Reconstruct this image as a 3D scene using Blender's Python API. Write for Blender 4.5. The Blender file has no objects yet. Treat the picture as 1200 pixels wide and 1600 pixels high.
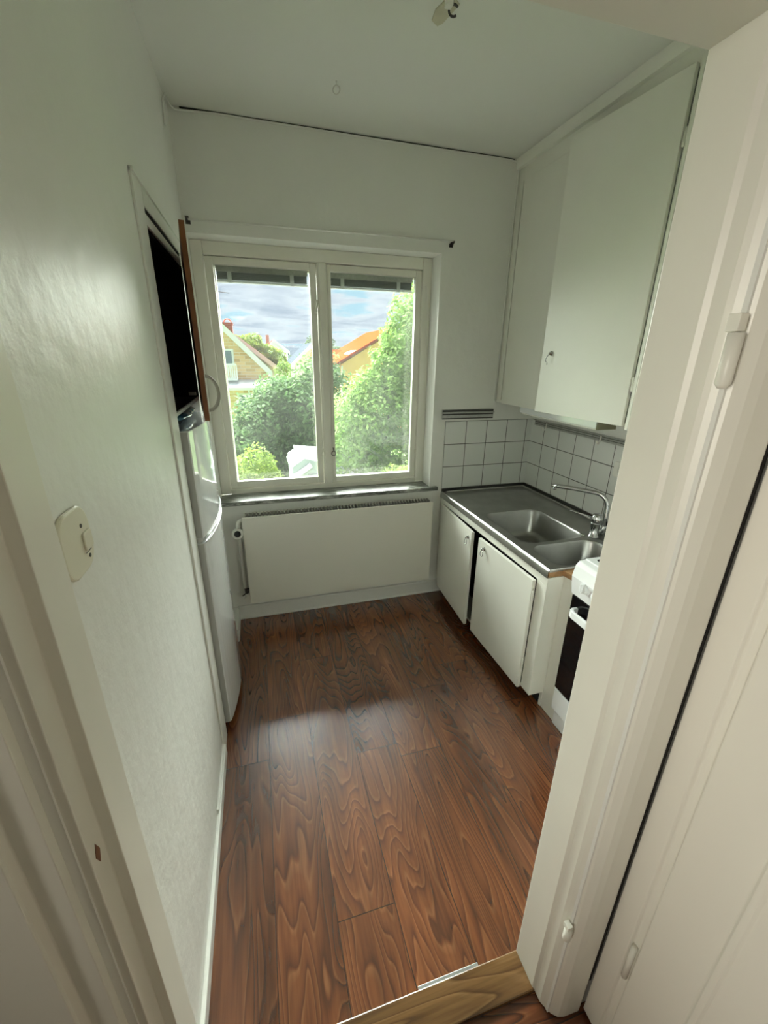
import bpy, bmesh, math, random
import numpy as np
from mathutils import Vector, Matrix

random.seed(7)
scene = bpy.context.scene
COL = scene.collection
PI = math.pi

# ------------------------------------------------------------------ camera
CAM_POS = Vector((0.2791, -2.5044, 1.6286))
YAW, PITCH, ROLL, FPX = 0.2852, 0.3556, 0.0130, 652.55
f = Vector((math.sin(YAW)*math.cos(PITCH), math.cos(YAW)*math.cos(PITCH), -math.sin(PITCH)))
r0 = Vector((math.cos(YAW), -math.sin(YAW), 0))
u0 = r0.cross(f)
r_ = r0*math.cos(ROLL) + u0*math.sin(ROLL)
u_ = u0*math.cos(ROLL) - r0*math.sin(ROLL)
cd = bpy.data.cameras.new('camera')
cam = bpy.data.objects.new('camera', cd); COL.objects.link(cam)
M = Matrix((r_, u_, -f)).transposed().to_4x4(); M.translation = CAM_POS
cam.matrix_world = M
cd.sensor_fit = 'VERTICAL'; cd.sensor_height = 32.0; cd.lens = FPX/1600*32.0
cd.clip_start = 0.02; cd.clip_end = 500
scene.camera = cam

# ------------------------------------------------------------------ view, world, lights
vs = scene.view_settings
vs.view_transform = 'Standard'; vs.look = 'None'; vs.gamma = 1; vs.use_curve_mapping = False
vs.exposure = 0.42
scene.cycles.use_denoising = True
scene.cycles.max_bounces = 14; scene.cycles.diffuse_bounces = 8
scene.cycles.transparent_max_bounces = 24
scene.cycles.sample_clamp_indirect = 6

GLOW_STRENGTH = 26.0
world = bpy.data.worlds.new('sky'); scene.world = world; world.use_nodes = True
wn = world.node_tree; wn.nodes.clear()
def N(nt, t, **kw):
    n = nt.nodes.new(t)
    for k, v in kw.items():
        if k == 'ins':
            for a, b in v.items(): n.inputs[a].default_value = b
        else: setattr(n, k, v)
    return n
def ramp(nt, stops, interp='LINEAR'):
    n = nt.nodes.new('ShaderNodeValToRGB'); cr = n.color_ramp; cr.interpolation = interp
    while len(cr.elements) > 1: cr.elements.remove(cr.elements[-1])
    cr.elements[0].position = stops[0][0]; cr.elements[0].color = (*stops[0][1], 1)
    for p, c in stops[1:]:
        e = cr.elements.new(p); e.color = (*c, 1)
    return n
def math_(nt, op, a, b=None, c=None):
    n = nt.nodes.new('ShaderNodeMath'); n.operation = op
    for i, v in enumerate((a, b, c)):
        if v is None: continue
        if isinstance(v, (int, float)): n.inputs[i].default_value = v
        else: nt.links.new(v, n.inputs[i])
    return n.outputs[0]
tc = N(wn, 'ShaderNodeTexCoord'); sp = N(wn, 'ShaderNodeSeparateXYZ')
wn.links.new(tc.outputs['Generated'], sp.inputs[0])
zz = math_(wn, 'ADD', math_(wn, 'MAXIMUM', sp.outputs[2], 0.0), 0.10)
cb = N(wn, 'ShaderNodeCombineXYZ')
wn.links.new(math_(wn, 'DIVIDE', sp.outputs[0], zz), cb.inputs[0])
wn.links.new(math_(wn, 'DIVIDE', sp.outputs[1], zz), cb.inputs[1])
cl = N(wn, 'ShaderNodeTexNoise', ins={'Scale': 1.5, 'Detail': 7.0, 'Roughness': 0.58, 'Distortion': 0.3})
wn.links.new(cb.outputs[0], cl.inputs['Vector'])
cr = ramp(wn, [(0.36, (0.50, 0.78, 0.96)), (0.44, (0.80, 0.87, 0.97)), (0.53, (0.68, 0.76, 0.90)), (0.66, (0.46, 0.55, 0.72))])
wn.links.new(cl.outputs['Fac'], cr.inputs[0])
bg = N(wn, 'ShaderNodeBackground', ins={'Strength': 0.80}); wo = N(wn, 'ShaderNodeOutputWorld')
# added sky glow that brightens the room, above the part of the sky that the window shows
GLOW = Vector((-0.30, 1.0, 0.95)).normalized()
dt = N(wn, 'ShaderNodeVectorMath', operation='DOT_PRODUCT'); wn.links.new(tc.outputs['Generated'], dt.inputs[0]); dt.inputs[1].default_value = GLOW
g1 = N(wn, 'ShaderNodeMapRange', interpolation_type='SMOOTHSTEP', ins={'From Min': 0.60, 'From Max': 0.85}); wn.links.new(dt.outputs['Value'], g1.inputs[0])
g2 = N(wn, 'ShaderNodeMapRange', interpolation_type='SMOOTHSTEP', ins={'From Min': 0.20, 'From Max': 0.42}); wn.links.new(sp.outputs[2], g2.inputs[0])
gw = math_(wn, 'MULTIPLY', math_(wn, 'MULTIPLY', g1.outputs[0], g2.outputs[0]), GLOW_STRENGTH)
bg2 = N(wn, 'ShaderNodeBackground', ins={'Color': (0.97, 1.0, 0.93, 1)}); wn.links.new(gw, bg2.inputs[1])
ash = N(wn, 'ShaderNodeAddShader'); wn.links.new(bg.outputs[0], ash.inputs[0]); wn.links.new(bg2.outputs[0], ash.inputs[1])
wn.links.new(cr.outputs[0], bg.inputs[0]); wn.links.new(ash.outputs[0], wo.inputs[0])
world.cycles.sampling_method = 'MANUAL'; world.cycles.sample_map_resolution = 512

def light(name, kind, energy, loc=(0, 0, 0), direction=None, color=(1, 1, 1), **kw):
    d = bpy.data.lights.new(name, kind); d.energy = energy; d.color = color
    for k, v in kw.items(): setattr(d, k, v)
    o = bpy.data.objects.new(name, d); COL.objects.link(o); o.location = loc
    if direction is not None: o.rotation_euler = Vector(direction).to_track_quat('-Z', 'Y').to_euler()
    return o
# diffuse daylight of a bright cloudy sky in front of the window
light('cloudy_sun', 'SUN', 22, direction=(0.30, -1.0, -0.55), color=(0.985, 1.0, 0.88), angle=math.radians(96))
# sky sampling portal, then two added fill lights in the unseen hallway
pl = light('window_portal', 'AREA', 1.0, loc=(0.667, 0.16, 1.48), direction=(0, -1, 0), shape='RECTANGLE', size=1.24, size_y=1.30)
pl.data.cycles.is_portal = True
light('hall_side_fill', 'AREA', 3.3, loc=(-1.22, -3.0, 1.35), direction=(2.17, 0.75, -0.1), color=(1.0, 0.95, 0.83), shape='RECTANGLE', size=0.7, size_y=1.6, spread=math.radians(52))  # added fill aimed at the right jamb and open door, no real opening there
light('hall_fill', 'POINT', 1.5, loc=(0.1, -3.2, 2.2), color=(1.0, 0.90, 0.76), shadow_soft_size=0.16)  # added warm fill from behind the camera, no fixture modelled

# ------------------------------------------------------------------ materials
def mat(name, color, rough=0.5, metal=0.0, bump=None, noise=None, coat=0.0, spec=0.5):
    m = bpy.data.materials.new(name); m.use_nodes = True
    nt = m.node_tree; b = nt.nodes['Principled BSDF']
    b.inputs['Base Color'].default_value = (*color, 1); b.inputs['Roughness'].default_value = rough
    b.inputs['Metallic'].default_value = metal; b.inputs['Coat Weight'].default_value = coat
    b.inputs['Specular IOR Level'].default_value = spec
    t = N(nt, 'ShaderNodeTexCoord')
    if noise:   # (scale, amount)
        n = N(nt, 'ShaderNodeTexNoise', ins={'Scale': noise[0], 'Detail': 4.0})
        nt.links.new(t.outputs['Object'], n.inputs['Vector'])
        a = noise[1]
        rp = ramp(nt, [(0.3, tuple(c*(1-a) for c in color)), (0.7, tuple(min(1, c*(1+a)) for c in color))])
        nt.links.new(n.outputs['Fac'], rp.inputs[0]); nt.links.new(rp.outputs[0], b.inputs['Base Color'])
    if bump:    # (scale, strength, distance)
        n = N(nt, 'ShaderNodeTexNoise', ins={'Scale': bump[0], 'Detail': 5.0})
        nt.links.new(t.outputs['Object'], n.inputs['Vector'])
        bp = N(nt, 'ShaderNodeBump', ins={'Strength': bump[1], 'Distance': bump[2]})
        nt.links.new(n.outputs['Fac'], bp.inputs['Height']); nt.links.new(bp.outputs[0], b.inputs['Normal'])
    return m
m_wall = mat('white_wall_paint', (0.80, 0.80, 0.765), 0.40, bump=(16, 0.55, 0.006), noise=(3, 0.012))
m_ceil = mat('white_ceiling_paint', (0.78, 0.785, 0.745), 0.75, bump=(14, 0.15, 0.003))
m_trim = mat('cream_gloss_paint', (0.78, 0.765, 0.69), 0.32, bump=(22, 0.12, 0.002), noise=(5, 0.02))
m_leafpaint = mat('cream_door_paint', (0.79, 0.765, 0.69), 0.38, bump=(20, 0.12, 0.002))
m_cab = mat('offwhite_cabinet_paint', (0.79, 0.785, 0.72), 0.36, bump=(30, 0.08, 0.001), noise=(4, 0.015))
m_rad = mat('offwhite_radiator_enamel', (0.74, 0.725, 0.66), 0.4, bump=(60, 0.05, 0.001))
m_white = mat('white_enamel', (0.84, 0.86, 0.87), 0.14, coat=0.5)
m_fridge = mat('white_fridge_gloss', (0.80, 0.82, 0.84), 0.07, coat=0.6)
m_fridge_side = mat('grey_fridge_side', (0.50, 0.51, 0.50), 0.45)
m_plastic = mat('white_plastic', (0.80, 0.79, 0.74), 0.35)
m_cream = mat('cream_switch_plastic', (0.76, 0.73, 0.60), 0.3)
m_black = mat('black_glass', (0.004, 0.004, 0.005), 0.06)
m_dark = mat('shade_and_plinth_black', (0.006, 0.005, 0.005), 0.8)  # near-black, paints shade into gaps and cupboard insides, also colours the plinth
m_chrome = mat('chrome', (0.62, 0.63, 0.64), 0.10, metal=1.0)
m_darkmetal = mat('dark_metal', (0.10, 0.095, 0.09), 0.4, metal=0.9)
m_alu = mat('brushed_aluminium', (0.46, 0.46, 0.44), 0.38, metal=0.9, noise=(60, 0.1))
m_steel = mat('worn_stainless_steel', (0.42, 0.42, 0.405), 0.31, metal=1.0, bump=(45, 0.05, 0.001), noise=(12, 0.10))
m_seal_shade = mat('dark_sealant_and_shade', (0.05, 0.05, 0.045), 0.5)  # dark joints and slots, also the painted shade line at the ceiling
m_slat = mat('grey_blind_slats', (0.16, 0.17, 0.17), 0.5)
m_tape = mat('pale_blind_tape', (0.55, 0.56, 0.54), 0.7)
m_oakcut = mat('raw_wood_edge', (0.36, 0.20, 0.09), 0.6, noise=(30, 0.3))
m_cabinside = mat('brown_door_edge', (0.20, 0.075, 0.028), 0.45, noise=(14, 0.25))
m_stain = mat('beige_ceiling_patch', (0.56, 0.53, 0.41), 0.8, noise=(20, 0.08))

def m_marble_():
    m = mat('grey_marble', (0.4, 0.4, 0.38), 0.32); nt = m.node_tree; b = nt.nodes['Principled BSDF']
    t = N(nt, 'ShaderNodeTexCoord'); mp = N(nt, 'ShaderNodeMapping'); mp.inputs['Scale'].default_value = (1.2, 6, 6)
    n = N(nt, 'ShaderNodeTexNoise', ins={'Scale': 5.0, 'Detail': 9.0, 'Roughness': 0.68, 'Distortion': 1.4})
    nt.links.new(t.outputs['Object'], mp.inputs[0]); nt.links.new(mp.outputs[0], n.inputs['Vector'])
    rp = ramp(nt, [(0.34, (0.03, 0.035, 0.028)), (0.46, (0.12, 0.13, 0.11)), (0.55, (0.26, 0.27, 0.25)), (0.68, (0.62, 0.62, 0.56))])
    nt.links.new(n.outputs['Fac'], rp.inputs[0]); nt.links.new(rp.outputs[0], b.inputs['Base Color'])
    return m
m_marble = m_marble_()

def m_tiles_():
    m = mat('white_glazed_tiles', (0.8, 0.8, 0.78), 0.12); nt = m.node_tree; b = nt.nodes['Principled BSDF']
    t = N(nt, 'ShaderNodeTexCoord'); s = N(nt, 'ShaderNodeSeparateXYZ'); nt.links.new(t.outputs['Object'], s.inputs[0])
    g = None
    for ax, off in ((0, -1.416), (1, 0.0), (2, -0.795)):
        v = math_(nt, 'DIVIDE', math_(nt, 'ADD', s.outputs[ax], off), 0.15)
        fr = math_(nt, 'FRACT', math_(nt, 'ADD', v, 100.0))
        d = math_(nt, 'MINIMUM', fr, math_(nt, 'SUBTRACT', 1.0, fr))
        # ignore the axis a face is perpendicular to
        geo = N(nt, 'ShaderNodeNewGeometry'); sn = N(nt, 'ShaderNodeSeparateXYZ'); nt.links.new(geo.outputs['True Normal'], sn.inputs[0])
        d = math_(nt, 'ADD', d, math_(nt, 'GREATER_THAN', math_(nt, 'ABSOLUTE', sn.outputs[ax]), 0.7))
        g = d if g is None else math_(nt, 'MINIMUM', g, d)
    rp = ramp(nt, [(0.0, (0.055, 0.05, 0.045)), (0.009, (0.10, 0.10, 0.09)), (0.017, (0.76, 0.77, 0.75)), (1, (0.78, 0.79, 0.77))])
    nt.links.new(g, rp.inputs[0]); nt.links.new(rp.outputs[0], b.inputs['Base Color'])
    mr = N(nt, 'ShaderNodeMapRange', ins={'From Min': 0.0, 'From Max': 0.03}); nt.links.new(g, mr.inputs[0])
    bp = N(nt, 'ShaderNodeBump', ins={'Strength': 0.6, 'Distance': 0.002}); nt.links.new(mr.outputs[0], bp.inputs['Height'])
    nt.links.new(bp.outputs[0], b.inputs['Normal'])
    return m
m_tiles = m_tiles_()

def wood(name, cols, width, length, x0, rough=0.26, ringf=21.0, sx=8.0, sy=1.35, swap=False, seam=0.0012, coat=0.15):
    m = mat(name, cols[0], rough, coat=coat); nt = m.node_tree; b = nt.nodes['Principled BSDF']
    b.inputs['Coat Roughness'].default_value = 0.20; b.inputs['Specular IOR Level'].default_value = 0.7
    t = N(nt, 'ShaderNodeTexCoord'); s = N(nt, 'ShaderNodeSeparateXYZ'); nt.links.new(t.outputs['Object'], s.inputs[0])
    X, Y = (s.outputs[1], s.outputs[0]) if swap else (s.outputs[0], s.outputs[1])
    xs = math_(nt, 'DIVIDE', math_(nt, 'SUBTRACT', X, x0), width)
    colid = math_(nt, 'FLOOR', xs)
    w1 = N(nt, 'ShaderNodeTexWhiteNoise', noise_dimensions='1D'); nt.links.new(colid, w1.inputs['W'])
    ys = math_(nt, 'ADD', math_(nt, 'DIVIDE', Y, length), math_(nt, 'MULTIPLY', w1.outputs['Value'], 5.0))
    rowid = math_(nt, 'FLOOR', ys)
    cid = N(nt, 'ShaderNodeCombineXYZ'); nt.links.new(colid, cid.inputs[0]); nt.links.new(rowid, cid.inputs[1])
    w2 = N(nt, 'ShaderNodeTexWhiteNoise', noise_dimensions='2D'); nt.links.new(cid.outputs[0], w2.inputs['Vector'])
    pid = w2.outputs['Value']
    # slowly varying field stretched along the plank, its contours make the cathedral grain
    c = N(nt, 'ShaderNodeCombineXYZ')
    nt.links.new(math_(nt, 'MULTIPLY', X, sx), c.inputs[0]); nt.links.new(math_(nt, 'MULTIPLY', Y, sy), c.inputs[1])
    nt.links.new(math_(nt, 'MULTIPLY', pid, 37.0), c.inputs[2])
    n1 = N(nt, 'ShaderNodeTexNoise', ins={'Scale': 1.0, 'Detail': 1.6, 'Roughness': 0.35, 'Distortion': 0.35})
    nt.links.new(c.outputs[0], n1.inputs['Vector'])
    ring = math_(nt, 'FRACT', math_(nt, 'MULTIPLY', n1.outputs['Fac'], ringf))
    c2 = N(nt, 'ShaderNodeCombineXYZ')
    nt.links.new(math_(nt, 'MULTIPLY', X, 110.0), c2.inputs[0]); nt.links.new(math_(nt, 'MULTIPLY', Y, 5.0), c2.inputs[1])
    nt.links.new(math_(nt, 'MULTIPLY', pid, 11.0), c2.inputs[2])
    n2 = N(nt, 'ShaderNodeTexNoise', ins={'Scale': 1.0, 'Detail': 3.0}); nt.links.new(c2.outputs[0], n2.inputs['Vector'])
    c3 = N(nt, 'ShaderNodeCombineXYZ')
    nt.links.new(math_(nt, 'MULTIPLY', X, 9.0), c3.inputs[0]); nt.links.new(math_(nt, 'MULTIPLY', Y, 1.6), c3.inputs[1])
    nt.links.new(math_(nt, 'MULTIPLY', pid, 23.0), c3.inputs[2])
    n3 = N(nt, 'ShaderNodeTexNoise', ins={'Scale': 1.0, 'Detail': 3.0}); nt.links.new(c3.outputs[0], n3.inputs['Vector'])
    r1 = ramp(nt, [(0.0, cols[2]), (0.18, cols[1]), (0.45, cols[0]), (0.72, cols[0]), (0.90, cols[3]), (0.96, cols[1]), (1.0, cols[2])])
    nt.links.new(ring, r1.inputs[0])
    r2 = ramp(nt, [(0.35, (0.80, 0.79, 0.78)), (0.6, (1.08, 1.08, 1.08))]); nt.links.new(n2.outputs['Fac'], r2.inputs[0])
    r3 = ramp(nt, [(0.3, (0.55, 0.52, 0.52)), (0.52, (1.0, 1.0, 1.0)), (0.75, (1.35, 1.30, 1.22))]); nt.links.new(n3.outputs['Fac'], r3.inputs[0])
    r4 = ramp(nt, [(0.0, (0.78, 0.76, 0.76)), (1.0, (1.22, 1.18, 1.14))]); nt.links.new(pid, r4.inputs[0])
    out = r1.outputs[0]
    for q in (r2, r3, r4):
        mx = N(nt, 'ShaderNodeMix', data_type='RGBA', blend_type='MULTIPLY'); mx.inputs[0].default_value = 1.0
        nt.links.new(out, mx.inputs[6]); nt.links.new(q.outputs[0], mx.inputs[7]); out = mx.outputs[2]
    fx = math_(nt, 'FRACT', math_(nt, 'ADD', xs, 100.0)); fy = math_(nt, 'FRACT', math_(nt, 'ADD', ys, 100.0))
    dx = math_(nt, 'MULTIPLY', math_(nt, 'MINIMUM', fx, math_(nt, 'SUBTRACT', 1.0, fx)), width)
    dy = math_(nt, 'MULTIPLY', math_(nt, 'MINIMUM', fy, math_(nt, 'SUBTRACT', 1.0, fy)), length)
    sm = math_(nt, 'LESS_THAN', math_(nt, 'MINIMUM', dx, dy), seam)
    mx = N(nt, 'ShaderNodeMix', data_type='RGBA'); nt.links.new(sm, mx.inputs[0]); nt.links.new(out, mx.inputs[6])
    mx.inputs[7].default_value = (0.035, 0.015, 0.008, 1); nt.links.new(mx.outputs[2], b.inputs['Base Color'])
    bp = N(nt, 'ShaderNodeBump', ins={'Strength': 0.08, 'Distance': 0.001}); nt.links.new(n2.outputs['Fac'], bp.inputs['Height'])
    nt.links.new(bp.outputs[0], b.inputs['Normal'])
    return m
FC = [(0.175, 0.058, 0.020), (0.140, 0.045, 0.016), (0.092, 0.030, 0.012), (0.225, 0.088, 0.034)]
m_floor = wood('brown_laminate', FC, 0.1835, 1.22, 0.0065, rough=0.25, coat=1.0)
m_hallfloor = wood('reddish_hall_parquet', [(0.19, 0.06, 0.02), (0.14, 0.04, 0.012), (0.06, 0.02, 0.008), (0.24, 0.09, 0.03)], 0.07, 0.4, 0.0, swap=True)
m_oak = wood('varnished_oak', [(0.20, 0.105, 0.035), (0.165, 0.085, 0.028), (0.10, 0.048, 0.017), (0.25, 0.14, 0.052)], 3.0, 9.0, -1.0, ringf=7, sx=14, sy=1.5, swap=True, seam=0)

def m_glass_():
    m = bpy.data.materials.new('window_glass'); m.use_nodes = True; nt = m.node_tree; nt.nodes.clear()
    tr = N(nt, 'ShaderNodeBsdfTransparent'); tr.inputs[0].default_value = (0.97, 0.985, 0.98, 1)
    gl = N(nt, 'ShaderNodeBsdfGlossy', ins={'Roughness': 0.0})
    df = N(nt, 'ShaderNodeBsdfDiffuse'); df.inputs[0].default_value = (0.85, 0.87, 0.86, 1)
    fr = N(nt, 'ShaderNodeFresnel', ins={'IOR': 1.45}); mx = N(nt, 'ShaderNodeMixShader')
    nt.links.new(fr.outputs[0], mx.inputs[0]); nt.links.new(tr.outputs[0], mx.inputs[1]); nt.links.new(gl.outputs[0], mx.inputs[2])
    t = N(nt, 'ShaderNodeTexCoord'); n = N(nt, 'ShaderNodeTexNoise', ins={'Scale': 4.0, 'Detail': 4.0}); nt.links.new(t.outputs['Object'], n.inputs[0])
    rp = ramp(nt, [(0.40, (0.003,)*3), (0.8, (0.011,)*3)]); nt.links.new(n.outputs['Fac'], rp.inputs[0])
    m2 = N(nt, 'ShaderNodeMixShader'); nt.links.new(rp.outputs[0], m2.inputs[0]); nt.links.new(mx.outputs[0], m2.inputs[1])
    tl = N(nt, 'ShaderNodeBsdfTranslucent'); tl.inputs[0].default_value = (0.9, 0.92, 0.9, 1)
    nt.links.new(tl.outputs[0], m2.inputs[2])
    o = N(nt, 'ShaderNodeOutputMaterial'); nt.links.new(m2.outputs[0], o.inputs[0])
    return m
m_glass = m_glass_()

def m_leaves_(name, ca, cb, cc):
    m = bpy.data.materials.new(name); m.use_nodes = True; nt = m.node_tree; b = nt.nodes['Principled BSDF']
    g = N(nt, 'ShaderNodeNewGeometry')
    rp = ramp(nt, [(0.0, ca), (0.5, cb), (1.0, cc)]); nt.links.new(g.outputs['Random Per Island'], rp.inputs[0])
    nt.links.new(rp.outputs[0], b.inputs['Base Color']); b.inputs['Roughness'].default_value = 0.6; b.inputs['Specular IOR Level'].default_value = 0.25
    tl = N(nt, 'ShaderNodeBsdfTranslucent'); nt.links.new(rp.outputs[0], tl.inputs[0])
    ad = N(nt, 'ShaderNodeMixShader'); ad.inputs[0].default_value = 0.42
    nt.links.new(b.outputs[0], ad.inputs[1]); nt.links.new(tl.outputs[0], ad.inputs[2])
    nt.links.new(ad.outputs[0], nt.nodes['Material Output'].inputs[0])
    return m
m_bark = mat('bark', (0.10, 0.08, 0.06), 0.9, noise=(8, 0.3))

# ------------------------------------------------------------------ mesh helpers
def new_bm(): return bmesh.new()
def add_box(bm, x0, x1, y0, y1, z0, z1, rot=None):
    ps = [Vector((x, y, z)) for x in (x0, x1) for y in (y0, y1) for z in (z0, z1)]
    if rot is not None: ps = [rot @ p for p in ps]
    v = [bm.verts.new(p) for p in ps]
    for q in ((0, 1, 3, 2), (4, 6, 7, 5), (0, 4, 5, 1), (2, 3, 7, 6), (0, 2, 6, 4), (1, 5, 7, 3)):
        bm.faces.new([v[i] for i in q])
    return v
def add_prism(bm, pts, z0, z1, axis='z', xf=None):
    """extrude a closed polygon; axis says which coordinate runs z0..z1"""
    def P(a, b, c):
        p = {'z': (a, b, c), 'y': (a, c, b), 'x': (c, a, b)}[axis]
        p = Vector(p); return xf @ p if xf is not None else p
    lo = [bm.verts.new(P(a, b, z0)) for a, b in pts]; hi = [bm.verts.new(P(a, b, z1)) for a, b in pts]
    n = len(pts)
    bm.faces.new(lo[::-1]); bm.faces.new(hi)
    for i in range(n): bm.faces.new((lo[i], lo[(i+1) % n], hi[(i+1) % n], hi[i]))
def add_tube(bm, pts, r, seg=10, caps=True):
    pts = [Vector(p) for p in pts]; rings = []; n = len(pts)
    rs = r if isinstance(r, (list, tuple)) else [r]*n
    prev = None
    for i, p in enumerate(pts):
        t = (pts[min(i+1, n-1)] - pts[max(i-1, 0)]).normalized()
        if prev is None:
            a = Vector((0, 0, 1)) if abs(t.z) < 0.9 else Vector((1, 0, 0)); prev = t.cross(a).normalized()
        prev = (prev - t*prev.dot(t)).normalized(); q = t.cross(prev)
        rings.append([bm.verts.new(p + (prev*math.cos(2*PI*k/seg) + q*math.sin(2*PI*k/seg))*rs[i]) for k in range(seg)])
    for a, b in zip(rings, rings[1:]):
        for k in range(seg): bm.faces.new((a[k], a[(k+1) % seg], b[(k+1) % seg], b[k]))
    if caps: bm.faces.new(rings[0][::-1]); bm.faces.new(rings[-1])
def add_ring(bm, c, R, r, normal=(0, 0, 1), seg=20, a0=0, a1=2*PI):
    q = Vector(normal).to_track_quat('Z', 'Y'); full = abs(a1-a0-2*PI) < 1e-6
    pts = [Vector(c) + q @ Vector((R*math.cos(a0+(a1-a0)*k/seg), R*math.sin(a0+(a1-a0)*k/seg), 0)) for k in range(seg+1)]
    add_tube(bm, pts, r, 8, caps=not full)
def add_lathe(bm, c, prof, axis=(0, 0, 1), seg=20):
    """prof: list of (radius, height)"""
    q = Vector(axis).to_track_quat('Z', 'Y'); c = Vector(c); rings = []
    for R, h in prof:
        rings.append([bm.verts.new(c + q @ Vector((max(R, 1e-4)*math.cos(2*PI*k/seg), max(R, 1e-4)*math.sin(2*PI*k/seg), h))) for k in range(seg)])
    for a, b in zip(rings, rings[1:]):
        for k in range(seg): bm.faces.new((a[k], a[(k+1) % seg], b[(k+1) % seg], b[k]))
    bm.faces.new(rings[0][::-1]); bm.faces.new(rings[-1])
def rrect(x0, x1, y0, y1, r, n=6):
    out = []
    for cx, cy, a in ((x1-r, y1-r, 0), (x0+r, y1-r, PI/2), (x0+r, y0+r, PI), (x1-r, y0+r, 1.5*PI)):
        for k in range(n+1):
            t = a + PI/2*k/n; out.append((cx+r*math.cos(t), cy+r*math.sin(t)))
    return out
def obj(name, bm, material, parent=None, bevel=0, smooth=False, seg=2):
    bmesh.ops.recalc_face_normals(bm, faces=bm.faces)
    me = bpy.data.meshes.new(name); bm.to_mesh(me); bm.free()
    me.materials.append(material)
    o = bpy.data.objects.new(name, me); COL.objects.link(o)
    if parent is not None:
        o.parent = parent; o.matrix_parent_inverse = parent.matrix_world.inverted() if parent.type != 'EMPTY' else Matrix.Translation(-parent.location)
    if smooth:
        for p in me.polygons: p.use_smooth = True
    if bevel:
        b = o.modifiers.new('bevel', 'BEVEL'); b.width = bevel; b.segments = seg; b.limit_method = 'ANGLE'; b.angle_limit = math.radians(35)
        if hasattr(b, 'harden_normals'): b.harden_normals = False
    return o
def tag(o, label=None, cat=None, group=None, kind=None):
    if label: o['label'] = label
    if cat: o['category'] = cat
    if group: o['group'] = group
    if kind: o['kind'] = kind
    return o
def thing(name, label, cat, loc, group=None):
    o = bpy.data.objects.new(name, None); o.location = loc; o.empty_display_size = 0.05; COL.objects.link(o)
    return tag(o, label, cat, group)
def struct(name, bm, m, label, cat='wall', **kw):
    return tag(obj(name, bm, m, **kw), label, cat, kind='structure')
def boxo(name, dims, material, parent=None, bevel=0, rot=None, **kw):
    bm = new_bm(); add_box(bm, *dims, rot=rot); return obj(name, bm, material, parent, bevel, **kw)

H = 2.65      # ceiling
XR = 2.066    # right wall
ZC = 0.775    # worktop height
YD = -1.945   # kitchen side of the doorway wall
TH = 0.12

# ------------------------------------------------------------------ setting
bm = new_bm(); add_box(bm, -0.75, XR+TH, -1.95, 0.0, -0.12, 0.0)
struct('floor', bm, m_floor, 'brown wood-look laminate planks running toward the window', 'floor')
bm = new_bm(); add_box(bm, -1.3, XR+TH, -3.9, -2.02, -0.12, -0.004)
struct('floor_hall', bm, m_hallfloor, 'reddish brown hallway floor in front of the threshold', 'floor')
bm = new_bm(); add_box(bm, -0.75, XR+TH, -2.09, 0.35, H, H+0.1)
struct('ceiling', bm, m_ceil, 'white kitchen ceiling', 'ceiling')
bm = new_bm(); add_box(bm, -1.4, XR+TH, -4.0, -2.09, 2.5, 2.6)
struct('ceiling_hall', bm, m_ceil, 'white hallway ceiling behind the doorway', 'ceiling')
NY0, NY1, NZ = -0.925, -0.262, 1.987     # niche in the left wall
bm = new_bm()
add_box(bm, -TH, 0, -2.06, NY0, 0, H); add_box(bm, -TH, 0, NY0, NY1, NZ, H); add_box(bm, -TH, 0, NY1, 0.0, 0, H)
struct('wall_left', bm, m_wall, 'white left wall with the fridge niche and light switch')
bm = new_bm()
add_box(bm, -0.76, -0.70, -1.0, -0.2, 0, 2.1); add_box(bm, -0.70, -TH, NY0-0.06, NY0, 0, 2.05)
add_box(bm, -0.70, -TH, NY1, NY1+0.06, 0, 2.05); add_box(bm, -0.70, -TH, NY0, NY1, NZ, 2.05)
struct('wall_niche', bm, m_wall, 'white lining of the recess that holds the fridge')
# back wall with window opening
WX0, WX1, WZ0, WZ1 = 0.004, 1.330, 0.790, 2.176
bm = new_bm()
add_box(bm, -TH, WX0, 0, 0.32, 0, H); add_box(bm, WX1, XR+TH, 0, 0.32, 0, H)
add_box(bm, WX0, WX1, 0, 0.32, WZ1, H); add_box(bm, WX0, WX1, 0, 0.32, -0.1, WZ0)
struct('wall_back', bm, m_wall, 'white end wall around the window')
bm = new_bm(); add_box(bm, XR, XR+TH, -2.1, 0.0, 0, H)
struct('wall_right', bm, m_wall, 'white right wall behind the sink and cabinets')
bm = new_bm()
add_box(bm, 0.875, XR+TH, -2.075, YD, 0, H); add_box(bm, 0.02, 0.875, -2.075, YD, 2.02, H)
add_box(bm, 0.955, 1.3, -2.085, -2.06, 0, 2.5)
struct('wall_front', bm, m_wall, 'white wall around the kitchen doorway')
# hallway shell
bm = new_bm()
add_box(bm, -1.3, -0.05, -2.08, -2.0, 0, 2.5); add_box(bm, -1.4, -1.3, -3.9, -2.0, 0, 2.5)
add_box(bm, -1.4, 1.3, -4.0, -3.9, 0, 2.5); add_box(bm, 1.06, 1.16, -3.9, -2.09, 0, 2.5)
struct('wall_hall', bm, mat('beige_hall_paint', (0.50, 0.48, 0.42), 0.6), 'white hallway walls around the photographer')

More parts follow.
